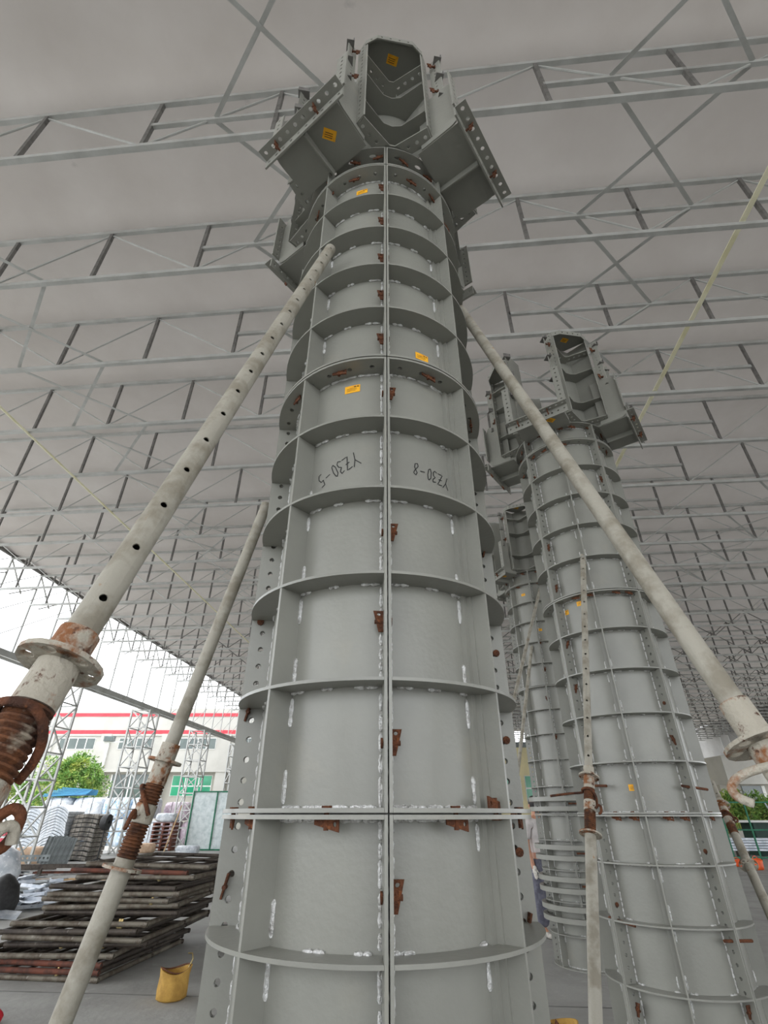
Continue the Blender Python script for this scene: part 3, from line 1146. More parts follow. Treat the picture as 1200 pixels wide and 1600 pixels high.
# A: the big one at the left, close to the camera
a_top, a_mid = Vector((-.270, 1.45, 3.93)), Vector((-.492, .812, 1.80))
a_foot = on_line(a_top, a_mid, 0)
pa = prop('grey perforated steel prop close to the camera, leaning on the left of the near column', a_foot, a_top, (Vector(on_line(a_top, a_mid, 1.70)) - a_foot).length,
          .0262, .031, .118, .064, thread=.26, hook_rod=True)
# its loose hooked handle rod
s_ = MB()
h0 = on_line(a_top, a_mid, 1.585)
b_top, b_mid = Vector((-.55, 1.97, 2.74)), Vector((-.851, 1.84, 1.074))
b_foot = on_line(b_top, b_mid, 0)
pb = prop('thinner grey steel prop with rusty thread leaning behind the left edge of the near column', b_foot, b_top, (on_line(b_top, b_mid, 1.655) - b_foot).length,
          .0235, .0295, .13, .056, discs=(((on_line(b_top, b_mid, 1.36) - b_foot).length, .058),), thread=.15, face=(-.3, -.1, 1))
c_top, c_mid = Vector((.444, 1.85, 4.0)), Vector((.73, 1.10, 1.711))
c_foot = on_line(c_top, c_mid, 0)
pc = prop('plain grey steel prop with rusty collar leaning on the right of the near column', c_foot, c_top, (on_line(c_top, c_mid, 1.62) - c_foot).length,
          .0245, .029, .12, .07, holes=False, thread=.24, sleeve=.085, handle=False)
hw_ = MB().rod([at(1235, 1192, .93), at(1200, 1198, .95), at(1168, 1207, .97), at(1149, 1219, .98), at(1143, 1231, .985), at(1149, 1242, .98), at(1160, 1249, .97), at(1178, 1256, .96)], .0075, 10)
hw_o = link('handle', hw_.mesh('handle', 'tube_worn', 60), pc)
hw_o.matrix_parent_inverse = pc.matrix_world.inverted()
d_top, d_mid = Vector((1.72, 3.87, 3.415)), Vector((.934, 3.0, .806))
d_foot = on_line(d_top, d_mid, 0)
pd = prop('perforated steel prop leaning on the front of the right column', d_foot, d_top, (on_line(d_top, d_mid, 1.69) - d_foot).length,
          .0225, .029, .12, .056, discs=(((on_line(d_top, d_mid, 1.41) - d_foot).length, .058),), thread=.17)
# F: leaning on the far side of the right column
f_top, f_mid = at(1112, 1222, 4.75), at(1160, 1330, 4.30)
f_foot = on_line(f_top, f_mid, 0)
pf = prop('steel prop with rusty thread behind the right side of the right column', f_foot, f_top, (on_line(f_top, f_mid, 1.56) - f_foot).length, .0225, .029, .12, .056,
          discs=(((on_line(f_top, f_mid, 1.20) - f_foot).length, .058),), thread=.15)
# props of the third column
e_top, e_mid = at(845, 915, 7.35), at(806, 1080, 6.6)
e_foot = on_line(e_top, e_mid, 0)
prop('perforated prop leaning on the farthest column, seen just right of the near column', e_foot, e_top, (on_line(e_top, e_mid, 1.75) - e_foot).length, .0225, .029, .12, .056)
e_top, e_mid = at(831, 1010, 7.45), at(812, 1180, 7.05)
e_foot = on_line(e_top, e_mid, 0)
prop('lower steel prop standing against the farthest column beside the perforated one', e_foot, e_top, (on_line(e_top, e_mid, 1.62) - e_foot).length, .0225, .029, .12, .056)

# ------------------------------------------------------------------ stack of scaffold frames
def scaffold_frame_meshes(kind):
    W, D, r = 1.62, 1.9, .026
    ms = []
    mt = ['old_pipe', 'dark_pipe', 'red_pipe'][kind]
    ms.append(('rail', MB().hollow((-W / 2, -D / 2, 0), (W / 2, -D / 2, 0), r).mesh('rail', mt, 40)))
    ms.append(('rail', MB().hollow((-W / 2, D / 2, 0), (W / 2, D / 2, 0), r).mesh('rail', 'dark_pipe', 40)))
    for x in (-W / 2 + .03, W / 2 - .03):
        ms.append(('leg', MB().hollow((x, -D / 2 - .02, .0), (x, D / 2 + .02, 0), r).mesh('leg', 'old_pipe' if kind == 0 else 'dark_pipe', 40)))
    for x in (-.28, .25):
        ms.append(('stay', MB().path([(x, -D / 2, 0), (x + .12, D / 2, 0)], .013, 8).mesh('stay', 'dark_pipe', 40)))
    ms.append(('crossbar', MB().hollow((-W / 2, .15, 0), (W / 2, .15, 0), .019).mesh('crossbar', 'dark_pipe', 40)))
    return ms


SF = [scaffold_frame_meshes(i) for i in range(3)]
cp = MB()
cp.lathe([(.012, 0), (.03, 0), (.034, .012), (.03, .024), (.02, .03), (.012, .03)], 10)
cp.box((.0, .03, .012), (.02, .05, .018))
ME_COUP = cp.mesh('coupler', 'brass', 40)
frames = []
z = .024
names_f = ['bottom frame', 'second frame from the floor', 'third frame from the floor', 'fourth frame from the floor', 'fifth frame from the floor',
           'sixth frame from the floor', 'seventh frame from the floor', 'eighth frame from the floor', 'ninth frame from the floor', 'tenth frame from the floor',
           'eleventh frame from the floor', 'twelfth frame from the floor', 'thirteenth frame from the floor', 'fourteenth frame from the floor',
           'fifteenth frame from the floor', 'topmost frame']
rf = random.Random(4)
for i in range(16):
    g = 0 if i < 4 else 1 if i < 8 else 2 if i < 13 else 3
    dx, dy = [(0, 0), (.22, .06), (.52, .30), (.62, .62)][g]
    kd = [0, 2, 2, 0, 1, 0, 1, 0, 1, 0, 0, 0, 1, 0, 2, 0][i]
    t = empty('scaffold_frame', (-3.62 + dx + rf.uniform(-.08, .06), 8.05 + dy + rf.uniform(-.05, .05), z), R(-6 + rf.uniform(-5, 5)))
    if g:
        t.rotation_euler[1] = R(rf.uniform(-1.2, 1.2))
    tag(t, 'worn scaffold frame lying flat in the stack, ' + names_f[i], 'scaffold frame', 'stacked scaffold frames')
    for n, m in SF[kd]:
        link(n, m, t)
    for c in range(2):
        if i % 3 == 1:
            o = link('coupler', ME_COUP, t, (rf.uniform(-.5, .6), -.93, -.01))
            o.rotation_euler = (R(80), 0, rf.uniform(-.4, .4))
            o['label'] = 'brass-coloured coupler'
    z += .058 if i not in (3, 7, 12) else .075


# yellow woven bag
def bag_mesh(name, m, w, d, h, seed):
    r_ = random.Random(seed)
    b = MB()
    prof = [(.0, .005), (.80, .0), (.98, .08), (1.0, .35), (.97, .7), (1.04, 1.0), (.98, 1.0), (.92, .7), (.92, .3), (.7, .1), (0, .08)]
    n = 28
    vs = []
    ph = r_.uniform(0, 6)
    for k, (r, zz) in enumerate(prof):
        for j in range(n):
            a = 2 * PI * j / n
            wob = 1 + .06 * math.sin(3 * a + ph) * zz + .03 * math.sin(7 * a + ph * 2 + zz * 4)
            fold = .10 * math.sin(a * 2 + ph) * zz
            vs.append((r * w / 2 * math.cos(a) * wob, r * d / 2 * math.sin(a) * wob, h * (zz + (fold if zz > .5 else 0))))
    fs = []
    for k in range(len(prof) - 1):
        for j in range(n):
            fs.append((k * n + j, k * n + (j + 1) % n, (k + 1) * n + (j + 1) % n, (k + 1) * n + j))
    b.add(vs, fs)
    return b.mesh(name, m, 60, True)


t = empty('woven_bag', (-2.03, 6.45, 0), R(20))
tag(t, 'open yellow woven bag on the concrete beside the scaffold frames', 'bag')
link('bag_body', bag_mesh('bag_body', 'bag_yellow', .28, .27, .22, 3), t)
link('bag_handle', MB().path([(.12, 0, .22), (.15, .01, .28), (.14, .03, .32), (.10, .05, .32)], .006, 6).mesh('bag_handle', 'brass', 60), t)
link('rim_wire', MB().path([(.135 * math.cos(a), .12 * math.sin(a), .222 + .02 * math.sin(2 * a + 1)) for a in [2 * PI * i / 20 for i in range(20)]], .006, 6, closed=True).mesh('rim_wire', 'rust', 60), t)
t = empty('clamp_bag', (1.30, 5.25, 0), R(10))
tag(t, 'orange bag heaped with rusty clamps on the floor between the columns', 'bag')
link('bag_body', bag_mesh('bag_body', 'bag_yellow', .34, .30, .14, 8), t)
for i in range(7):
    a = i * 0.9
    o = link('rusty_clamp', ME_WEDGE, t, (.09 * math.cos(a), .08 * math.sin(a), .10 + .02 * (i % 3)))
    o.rotation_euler = (R(70 + 10 * i), a, a * 2)
o = link('red_rag', MB().path([(-3.30, 5.80, .0), (-3.29, 5.80, .02), (-3.28, 5.79, .05), (-3.27, 5.78, .075), (-3.26, 5.78, .085)], [.02, .06, .065, .045, .012], 12).mesh('red_rag', 'red_cloth', 60))
tag(o, 'small red rag bundle on the floor at the lower left picture edge', 'rag')
p0 = ground(-8, 1432)
o = link('black_sack', MB().path([p0 + Vector((0, 0, q)) for q in (0, .03, .2, .42, .55, .6)], [.1, .26, .30, .24, .12, .03], 14).mesh('black_sack', 'dark', 60))
tag(o, 'black plastic sack at the left picture edge', 'sack')
p0 = ground(-16, 1390)
o = link('clear_sack', MB().path([p0 + Vector((.1 * math.sin(q * 5), 0, q)) for q in (0, .05, .3, .6, .8, .9)], [.15, .42, .45, .4, .2, .04], 14).mesh('clear_sack', 'wrap', 60))
tag(o, 'pale translucent plastic sack at the left picture edge above the black one', 'sack')

# aluminium offcuts
rs_ = random.Random(12)
for i in range(70):
    px, py = rs_.uniform(-5, 92), rs_.uniform(1372, 1424)
    if py > 1405 and px > 70:
        px -= 30
    g = ground(px, py)
    L, W = rs_.uniform(.25, .7), rs_.uniform(.08, .3)
    b = MB()
    b.prism([(-L / 2, -W / 2), (L / 2, -W / 2 * rs_.uniform(.6, 1)), (L / 2 * rs_.uniform(.8, 1), W / 2), (-L / 2, W / 2)], lambda p, q, o: (p, q, o), .004)
    if i % 2:
        b.prism([(-L / 2, 0), (L / 2, 0), (L / 2, .06), (-L / 2, .06)], lambda p, q, o: (p, -W / 2 + o, q), .004)
    o = link('aluminium_offcut', b.mesh('aluminium_offcut', 'alu' if i % 4 else 'alu_grey', 0), None, (g.x, g.y, .10 + rs_.uniform(-.04, .05)))
    o.rotation_euler = (rs_.uniform(-.35, .35), rs_.uniform(-.12, .12), rs_.uniform(0, PI))
    tag(o, 'bright aluminium offcut in the scrap heap behind the scaffold frames', 'offcut', 'aluminium offcuts')
g = ground(8, 1436)
o = link('aluminium_plate', MB().prism([(-.2, -.14), (.18, -.16), (.2, .12), (-.18, .15)], lambda p, q, o: (p, q, o), .004).mesh('aluminium_plate', 'alu', 0), None, (g.x, g.y, .06))
o.rotation_euler = (.3, .1, .4)
tag(o, 'single white aluminium plate lying apart in front of the scrap heap', 'plate')

# rack with ribbed panels, long channels
g = ground(66, 1368)
rk = empty('ribbed_panel_stack', (g.x, g.y, 0), R(8))
tag(rk, 'grey ribbed aluminium panels leaning upright on a low rack', 'panels')
link('rack_beam', MB().bar((-1.9, 0, .22), (1.6, .0, .22), .09, .1).mesh('rack_beam', 'dark_pipe', 0), rk)
for x in (-1.6, -.1, 1.3):
    link('rack_foot', MB().bar((x, 0, 0), (x, 0, .2), .09).mesh('rack_foot', 'dark_pipe', 0), rk)
for k in range(4):
    pr = [(-.2 + i * .05, .02 if i % 2 else 0.0) for i in range(9)]
    poly = [(a, b_) for a, b_ in pr] + [(a, b_ + .006) for a, b_ in reversed(pr)]
    b = MB().prism(poly, lambda p, q, o: (p, q, o), .68)
    o = link('ribbed_panel', b.mesh('ribbed_panel', 'alu_grey', 0), rk, (-.05 + .11 * k, .1 * k, .26))
    o.rotation_euler = (R(-6), R(12), R(38))
hp = link('hole_strip', MB().perf(lambda s, t, o: (-.9 + s, -.08 - o, .42 + t), 1.0, .16, 9, .03, .006).mesh('hole_strip', 'alu_grey', 0), rk)
CH_SPOTS = [(20, 1372, 60, 1), (70, 1386, 56, 2), (110, 1378, 64, 0), (40, 1361, 60, 3), (100, 1366, 58, 4)]
CH_LAB = ['light timber board lying on the floor right of the ribbed panels', 'dark steel channel under the ribbed panel rack', 'perforated grey strip lying before the ribbed panels',
          'dark steel channel at the left end of the panel rack', 'rusty steel channel behind the ribbed panel rack']
for px, py, an, i in CH_SPOTS:
    g = ground(px, py)
    b = MB()
    b.box((0, 0, .03), (1.7, .16, .012)).box((0, .075, .05), (1.7, .012, .05)).box((0, -.075, .05), (1.7, .012, .05))
    o = link('steel_channel' if i else 'timber_board', b.mesh('steel_channel', ['plywood', 'dark_pipe', 'alu_grey', 'dark_pipe', 'red_pipe'][i], 0), None, (g.x, g.y, .0), R(an - 50))
    tag(o, CH_LAB[i], 'board' if i == 0 else 'channel')


# ------------------------------------------------------------------ wrapped goods at the shed's left edge
def layered_bundle(name, label, p, w, d, h, m, n=14, lean=0.0, arch=.16, net=False, rz=0.0, cat='bundle', group='wrapped bundles by the left edge'):
    t = empty(name, p, rz)
    tag(t, label, cat, group)
    prof = [(-w / 2, 0), (-w * .3, arch * .6), (0, arch), (w * .3, arch * .6), (w / 2, 0)]
    th = h / n
    poly = prof + [(a, b + th * .8) for a, b in reversed(prof)]
    me = MB().prism(poly, lambda a, b, o: (a, o - d / 2, b), d).mesh('sheet', m, 40)
    r_ = random.Random(hash(label) % 999)
    for i in range(n):
        link('sheet', me, t, (lean * i / n + r_.uniform(-.02, .02), r_.uniform(-.02, .02), i * th))
    if net:
        b = MB()
        for i in range(6):
            x = -w / 2 + w * i / 5
            b.bar((x, -d / 2 - .03, 0), (x + lean, -d / 2 - .03, h + arch * .5), .012)
        for i in range(6):
            zz = h * (i + .4) / 6
            b.bar((-w / 2 + lean * i / 6, -d / 2 - .03, zz), (w / 2 + lean * i / 6, -d / 2 - .03, zz), .012)
        link('net', b.mesh('net', 'net', 0), t)
    return t


def puffy(name, label, p, w, d, h, m, seed, rz=0.0, group='plastic-wrapped bales in the back rows', cat='bale', straps=2):
    t = empty(name, p, rz)
    tag(t, label, cat, group)
    r_ = random.Random(seed)
    n = 7
    vs, fs = [], []
    bm = bmesh.new()
    bmesh.ops.create_cube(bm, size=1.0)
    bmesh.ops.subdivide_edges(bm, edges=bm.edges, cuts=5, use_grid_fill=True)
    for v in bm.verts:
        q = v.co
        k = 1 - .16 * (abs(q.x * 2) ** 4 * abs(q.z * 2) ** 4 + abs(q.y * 2) ** 4 * abs(q.z * 2) ** 4 + abs(q.x * 2) ** 4 * abs(q.y * 2) ** 4) / 2
        v.co = Vector((q.x * k * w + r_.uniform(-.02, .02), q.y * k * d + r_.uniform(-.02, .02), (q.z * k + .5) * h + r_.uniform(-.012, .012)))
    me = bpy.data.meshes.new('wrap')
    bm.to_mesh(me)
    bm.free()
    me.materials.append(MATS[m])
    me.polygons.foreach_set('use_smooth', [True] * len(me.polygons))
    link('wrap', me, t)
    for i in range(straps):
        x = w * ((i + 1) / (straps + 1) - .5)
        b = MB().path([(x, -d * .51, .02), (x, -d * .51, h * .97), (x, d * .51, h * .97), (x, d * .51, .02)], .012, 6)
        link('strap', b.mesh('strap', 'net', 40), t)
    return t


def gb(px, Y):
    return Vector((ray(px, 1330).x / ray(px, 1330).y * Y, Y, 0))


layered_bundle('wrapped_bundle', 'pale wrapped bundle of curved sheets behind the nearest lattice tower, leftmost of three', gb(46, 23.6), .95, 1.2, 1.62, 'wrap', 15, -.1, .2)
layered_bundle('wrapped_bundle', 'silvery wrapped bundle of curved sheets, middle of the three at the shed edge', gb(88, 23.2), .95, 1.2, 1.62, 'wrap', 17, -.1, .24)
layered_bundle('netted_bundle', 'brownish bundle under dark netting, rightmost of the three at the shed edge', gb(130, 23.4), .95, 1.2, 1.5, 'bale_grey', 10, .1, .06, True)
o = puffy('cardboard_heap', 'crumpled beige sheet heap before the leftmost wrapped bundle', gb(48, 20.8) + Vector((0, 0, 0)), .9, .7, .55, 'cardboard', 3, .2, 'sheet heaps', 'heap', 0)
BALES = [(20, 29.5, 1.4, 'red_goods', 1.2), (62, 33, 1.5, 'wrap', 1.3), (105, 33, 1.5, 'wrap', 1.3), (146, 33, 1.5, 'wrap_blue', 1.3), (187, 33, 1.5, 'wrap_blue', 1.3), (226, 34.6, 1.3, 'wrap', 1.2),
         (261, 34.6, 1.2, 'wrap_pink', 1.2), (296, 34.8, 1.2, 'wrap_pink', 1.2)]
BL_N = ['red goods bale low behind the nearest lattice tower', 'white wrapped bale, leftmost of the long back row', 'white wrapped bale, second in the long back row', 'blue-printed wrapped bale, third in the long back row',
        'blue-printed wrapped bale, fourth in the long back row', 'white wrapped bale behind the thinner prop, fifth in the back row', 'pinkish wrapped bale, sixth in the long back row', 'pinkish wrapped bale by the glazing frame, last in the back row']
for (px, Y, w, m, h), lb in zip(BALES, BL_N):
    puffy('wrapped_bale', lb, gb(px, Y), w * .90, 1.3, h, m, px)
for px, Y, w, m, lb in ((75, 33.1, 1.6, 'wrap', 'white wrapped bale lying on top at the left end of the back row'), (125, 33.1, 1.7, 'wrap', 'white wrapped bale on top, left of the lamp pole'),
                        (172, 33.1, 1.6, 'wrap_blue', 'blue-printed bale on top of the back row beside the second tower'), (215, 33.1, 1.4, 'wrap', 'white wrapped bale on top behind the second tower'),
                        (268, 34.6, 1.5, 'wrap_pink', 'pinkish bale on top of the back row at its right')):
    puffy('wrapped_bale', lb, gb(px, Y) + Vector((0, 0, 1.3 if px < 220 else 1.2)), w, 1.2, 1.05 if px < 220 else .95, m, px + 7)
puffy('wrapped_bale', 'grey wrapped bale standing before the pink ones beside the second tower', gb(226, 31.3), 1.1, .9, 1.1, 'wrap', 77)
# blue sheets on top of the row
t = empty('blue_sheets', gb(88, 33.0) + Vector((0, 0, 2.42)), 0)
tag(t, 'stack of blue sheets lying on the back row of bales below the tree', 'sheets')
for i in range(6):
    o = link('blue_sheet', MB().box((0, 0, .03), (2.6 - .2 * i, 1.2, .05)).mesh('blue_sheet', 'blue_tarp', 0), t, (.12 * i - .2, 0, i * .062))
    o.rotation_euler = (0, R(-2 + i), R(2 * i))
# pallets
t = empty('pallet_stack', gb(252, 29.4), 0.1)
tag(t, 'stack of reddish brown slatted pallets left of the glazing frame', 'pallets')
for i in range(7):
    for y in (-.4, -.13, .13, .4):
        link('slat', MB().box((0, y, i * .17 + .13), (1.05, .16, .03)).mesh('slat', 'pallet', 0), t)
    for x in (-.46, 0, .46):
        link('bearer', MB().box((x, 0, i * .17 + .06), (.09, 1.0, .10)).mesh('bearer', 'pallet', 0), t)
puffy('white_sack', 'white sack lying on top of the brown pallets', gb(252, 29.3) + Vector((0, 0, 1.19)), .95, .8, .38, 'wrap', 5, 0, 'sacks on pallets', 'sack', 0)
o = link('timber_pole', MB().path([gb(256, 28.6), gb(268, 29.0) + Vector((.1, 0, 1.9))], .03, 8).mesh('timber_pole', 'plywood', 40))
tag(o, 'thin timber pole leaning beside the brown pallets', 'pole')
puffy('tan_heap', 'tan tangled heap on the ground in front of the pallets', gb(224, 27.5), .9, .6, .38, 'cardboard', 15, 0, 'heaps on the ground', 'heap', 0)
puffy('white_bag', 'white crumpled bag at the foot of the glazing frame', gb(293, 26.5), .95, .6, .34, 'wrap', 25, 0, 'bags on the ground', 'bag', 0)
# glazing frame wrapped in film
t = empty('glazing_frame', gb(322, 29.5), R(-4))
tag(t, 'tall green-edged frame wrapped in clear film beside the third tower', 'frame')
for x in (-1.1, .15, 1.1):
    link('mullion', MB().bar((x, 0, 0), (x, 0, 2.55), .06).mesh('mullion', 'green_steel', 0), t)
for zz in (.03, 2.52):
    link('rail', MB().bar((-1.1, 0, zz), (1.1, 0, zz), .06).mesh('rail', 'green_steel', 0), t)
for a, b_ in ((-1.07, .12), (.18, 1.07)):
    vs, fs = [], []
    for i in range(9):
        for j in range(13):
            vs.append((a + (b_ - a) * i / 8, .03 + random.uniform(-.02, .02), .06 + 2.43 * j / 12))
    for i in range(8):
        for j in range(12):
            fs.append((i * 13 + j, i * 13 + 13 + j, i * 13 + 14 + j, i * 13 + 1 + j))
    link('film_sheet', MB().add(vs, fs).mesh('film_sheet', 'film', 60), t)
# fan
t = empty('floor_fan', gb(155, 22.6), R(30))
tag(t, 'black drum fan on a tall stand before the netted bundle', 'fan')
link('pole', MB().path([(0, 0, 0), (0, 0, 1.15)], .025, 8).mesh('pole', 'dark', 40), t)
for q in range(3):
    link('foot', MB().path([(0, 0, .1), (.35 * math.cos(q * 2.1), .35 * math.sin(q * 2.1), .02)], .018, 8).mesh('foot', 'dark', 40), t)
dm = MB()
dm.lathe([(.05, -.17), (.2, -.16), (.26, -.08), (.27, .1), (.24, .1), (.05, .1)], 20)
o = link('drum', dm.mesh('drum', 'dark', 40), t, (0, 0, 1.25))
o.rotation_euler = (R(90), 0, R(60))
for q in range(5):
    o2 = link('blade', MB().box((.12, 0, 0), (.2, .09, .006), Matrix.Rotation(.5, 3, 'X')).mesh('blade', 'alu_grey', 0), o)
    o2.rotation_euler = (0, 0, q * 2 * PI / 5)


# ------------------------------------------------------------------ buildings
def zpx(y, Y, px=200):
    return at(px, y, Y).z


def xpx(px, y, Y):
    return at(px, y, Y).x


YB = 48.0
bd = empty('factory_building', (-14, YB, 0))
tag(bd, 'white two-storey factory with two red stripes beyond the wrapped goods', 'building')


def bpart(name, x0, x1, z0, z1, y0, y1, m, parent=None):
    par = parent or bd
    ox, oy = bd.location.x, bd.location.y
    return link(name, MB().box(((x0 + x1) / 2 - ox, (y0 + y1) / 2 - oy, (z0 + z1) / 2), (x1 - x0, y1 - y0, z1 - z0)).mesh(name, m, 0), par)


XL, XR = xpx(66, 1140, YB), 5.0
zt, zc = zpx(1107, YB), zpx(1204, YB)
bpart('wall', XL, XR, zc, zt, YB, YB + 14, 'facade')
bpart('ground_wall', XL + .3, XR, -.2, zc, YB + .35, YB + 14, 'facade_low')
bpart('cornice', XL - .2, XR, zc - .12, zc + .12, YB - .25, YB + .4, 'facade')
for ya, yb in ((1119.5, 1114.5), (1147, 1141)):
    o = bpart('red_stripe', XL - .05, XR, zpx(ya, YB), zpx(yb, YB), YB - .06, YB + .05, 'red_paint')
bpart('band', XL - .05, XR, zpx(1150, YB), zpx(1147.2, YB), YB - .12, YB + .05, 'facade')
for px in (160, 256, 350, 70):
    x = xpx(px, 1180, YB)
    bpart('pilaster', x - .45, x + .45, -.2, zpx(1147, YB), YB - .18, YB + .4, 'facade')
for a, b_ in ((93, 149), (186, 241), (281, 338), (385, 440)):
    x0, x1 = xpx(a, 1160, YB), xpx(b_, 1160, YB)
    z0, z1 = zpx(1171, YB), zpx(1153, YB)
    w = bpart('window', x0, x1, z0, z1, YB - .04, YB + .02, 'frame_white')
    n = 4
    for i in range(n):
        s0, s1 = x0 + (x1 - x0) * i / n + .05, x0 + (x1 - x0) * (i + 1) / n - .05
        bpart('pane', s0, s1, z0 + .05, z1 - .05, YB - .06, YB - .03, 'glass_dark', w)
x0, x1 = xpx(170, 1225, YB), xpx(229, 1225, YB)
dr = bpart('gate', x0, x1, 0, zpx(1210, YB), YB + .28, YB + .36, 'glass_dark')
for i in range(3):
    xx = x0 + (x1 - x0) * i / 2
    bpart('gate_post', xx - .05, xx + .05, 0, zpx(1210, YB), YB + .22, YB + .30, 'frame_white', dr)
x0, x1 = xpx(266, 1225, YB), xpx(329, 1225, YB)
z0, z1 = zpx(1244, YB), zpx(1211, YB)
w = bpart('window', x0, x1, z0, z1, YB + .28, YB + .36, 'frame_white')
for i in range(3):
    for j in range(2):
        a, c = x0 + (x1 - x0) * i / 3 + .06, x0 + (x1 - x0) * (i + 1) / 3 - .06
        zm = z0 + (z1 - z0) * .48
        bpart('pane', a, c, (z0 if j == 0 else zm) + .05, (zm if j == 0 else z1) - .05, YB + .24, YB + .30, 'glass_green', w)

# yellow building between the columns
bd = empty('yellow_building', (14, 45, 0))
tag(bd, 'pale yellow building with green windows seen between the near and farthest columns', 'building')
YB2 = 45.0
bpart('wall', 8.5, 22, -.2, zpx(1168, YB2, 820), YB2, YB2 + 10, 'facade_yellow')
bpart('parapet', 8.4, 22.1, zpx(1168, YB2, 820), zpx(1160, YB2, 820), YB2 - .2, YB2 + 10, 'alu_grey')
for a in (9.2, 11.2, 13.2, 15.2, 17.2):
    w = bpart('window', a, a + 1.7, zpx(1252, YB2, 820), zpx(1212, YB2, 820), YB2 - .05, YB2 + .02, 'frame_white')
    for i in range(2):
        for j in range(2):
            z0, z1 = zpx(1252, YB2, 820), zpx(1212, YB2, 820)
            hh = (z1 - z0) / 2
            bpart('pane', a + .06 + i * .83, a + .81 + i * .83, z0 + j * hh + .05, z0 + (j + 1) * hh - .05, YB2 - .08, YB2 - .03, 'glass_green', w)

# right-hand shed building
bd = empty('white_shed', (30, 44, 0))
tag(bd, 'white low building with a dark doorway beyond the right column', 'building')
YB3 = 44.0
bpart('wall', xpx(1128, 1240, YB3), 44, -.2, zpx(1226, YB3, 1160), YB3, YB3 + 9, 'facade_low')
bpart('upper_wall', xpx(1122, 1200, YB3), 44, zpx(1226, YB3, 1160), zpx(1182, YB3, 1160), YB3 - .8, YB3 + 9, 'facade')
x0 = xpx(1163, 1245, YB3)
w = bpart('doorway', x0, x0 + 1.5, -.1, zpx(1228, YB3, 1160), YB3 - .06, YB3 + .03, 'glass_dark')
bpart('door_post', x0 + 1.5, x0 + 1.75, -.1, zpx(1228, YB3, 1160), YB3 - .1, YB3 + .03, 'frame_white', w)

# lamp pole
pt = at(171, 1158, 40)
t = empty('floodlight_pole', (pt.x - .0, 40, 0))
tag(t, 'white floodlight pole in front of the factory beside the tree', 'lamp')
link('pole', MB().path([(0, 0, 0), (0, 0, pt.z)], [.09, .06], 10).mesh('pole', 'frame_white', 40), t)
link('cross_arm', MB().bar((-.8, 0, pt.z - .1), (1.0, 0, pt.z - .05), .07).mesh('cross_arm', 'frame_white', 0), t)
link('lamp_head', MB().box((0, -.05, pt.z + .15), (.75, .3, .35)).mesh('lamp_head', 'alu_grey', 0), t)
link('lamp_lens', MB().box((0, -.21, pt.z + .13), (.62, .03, .25)).mesh('lamp_lens', 'glass_dark', 0), t)


# ------------------------------------------------------------------ trees
def tree(label, base, hgt, rad, n, seed, name='mango_tree'):
    r_ = random.Random(seed)
    t = empty(name, base)
    tag(t, label, 'tree', 'trees outside the shed')
    tk = MB().path([(0, 0, 0), (.05, 0, hgt * .3), (.1, .05, hgt * .55)], [.16, .12, .07], 8)
    for a in range(6):
        an = a * 1.05
        tk.path([(.06, 0, hgt * .32), (rad * .4 * math.cos(an), rad * .4 * math.sin(an), hgt * .6), (rad * .65 * math.cos(an), rad * .65 * math.sin(an), hgt * .78)], [.07, .045, .02], 6)
    link('trunk', tk.mesh('trunk', 'bark', 50), t)
    b = MB()
    cl = []
    for i in range(26):
        a, u, k = r_.uniform(0, 2 * PI), r_.uniform(-.55, 1), r_.uniform(.55, 1.0)
        s = math.sqrt(max(0, 1 - u * u))
        cl.append((Vector((rad * k * s * math.cos(a), rad * k * s * math.sin(a), hgt * .62 + hgt * .36 * k * u)), rad * r_.uniform(.22, .36)))
    for i in range(n):
        c, cr = cl[r_.randrange(len(cl))]
        d = Vector((r_.gauss(0, 1), r_.gauss(0, 1), r_.gauss(.3, 1))).normalized()
        p = c + d * cr * r_.uniform(.6, 1.05)
        L, W = r_.uniform(.16, .30), r_.uniform(.06, .11)
        ax = (d + Vector((r_.uniform(-.8, .8), r_.uniform(-.8, .8), r_.uniform(-1.0, .2)))).normalized()
        sd = ax.cross(Vector((r_.uniform(-1, 1), r_.uniform(-1, 1), 1))).normalized()
        nn = ax.cross(sd) * .02
        b.add([p, p + ax * L * .5 + sd * W / 2 + nn, p + ax * L, p + ax * L * .5 - sd * W / 2 + nn], [(0, 1, 2), (0, 2, 3)])
    o = link('foliage', b.mesh('foliage', 'leaf', 0), t)
    o['kind'] = 'stuff'
    return t


g = at(112, 1210, 37)
tree('bushy green mango tree in front of the white factory', (g.x, 37, 0), 4.9, 2.2, 9000, 5)
g = at(48, 1225, 41)
tree('darker green tree behind the nearest lattice tower', (g.x, 39, 0), 4.0, 1.6, 5000, 6)
g = at(1165, 1270, 30)
tree('low green bush behind the green fence at the right', (g.x, 30, 0), 2.4, 2.0, 6000, 8, 'green_bush')

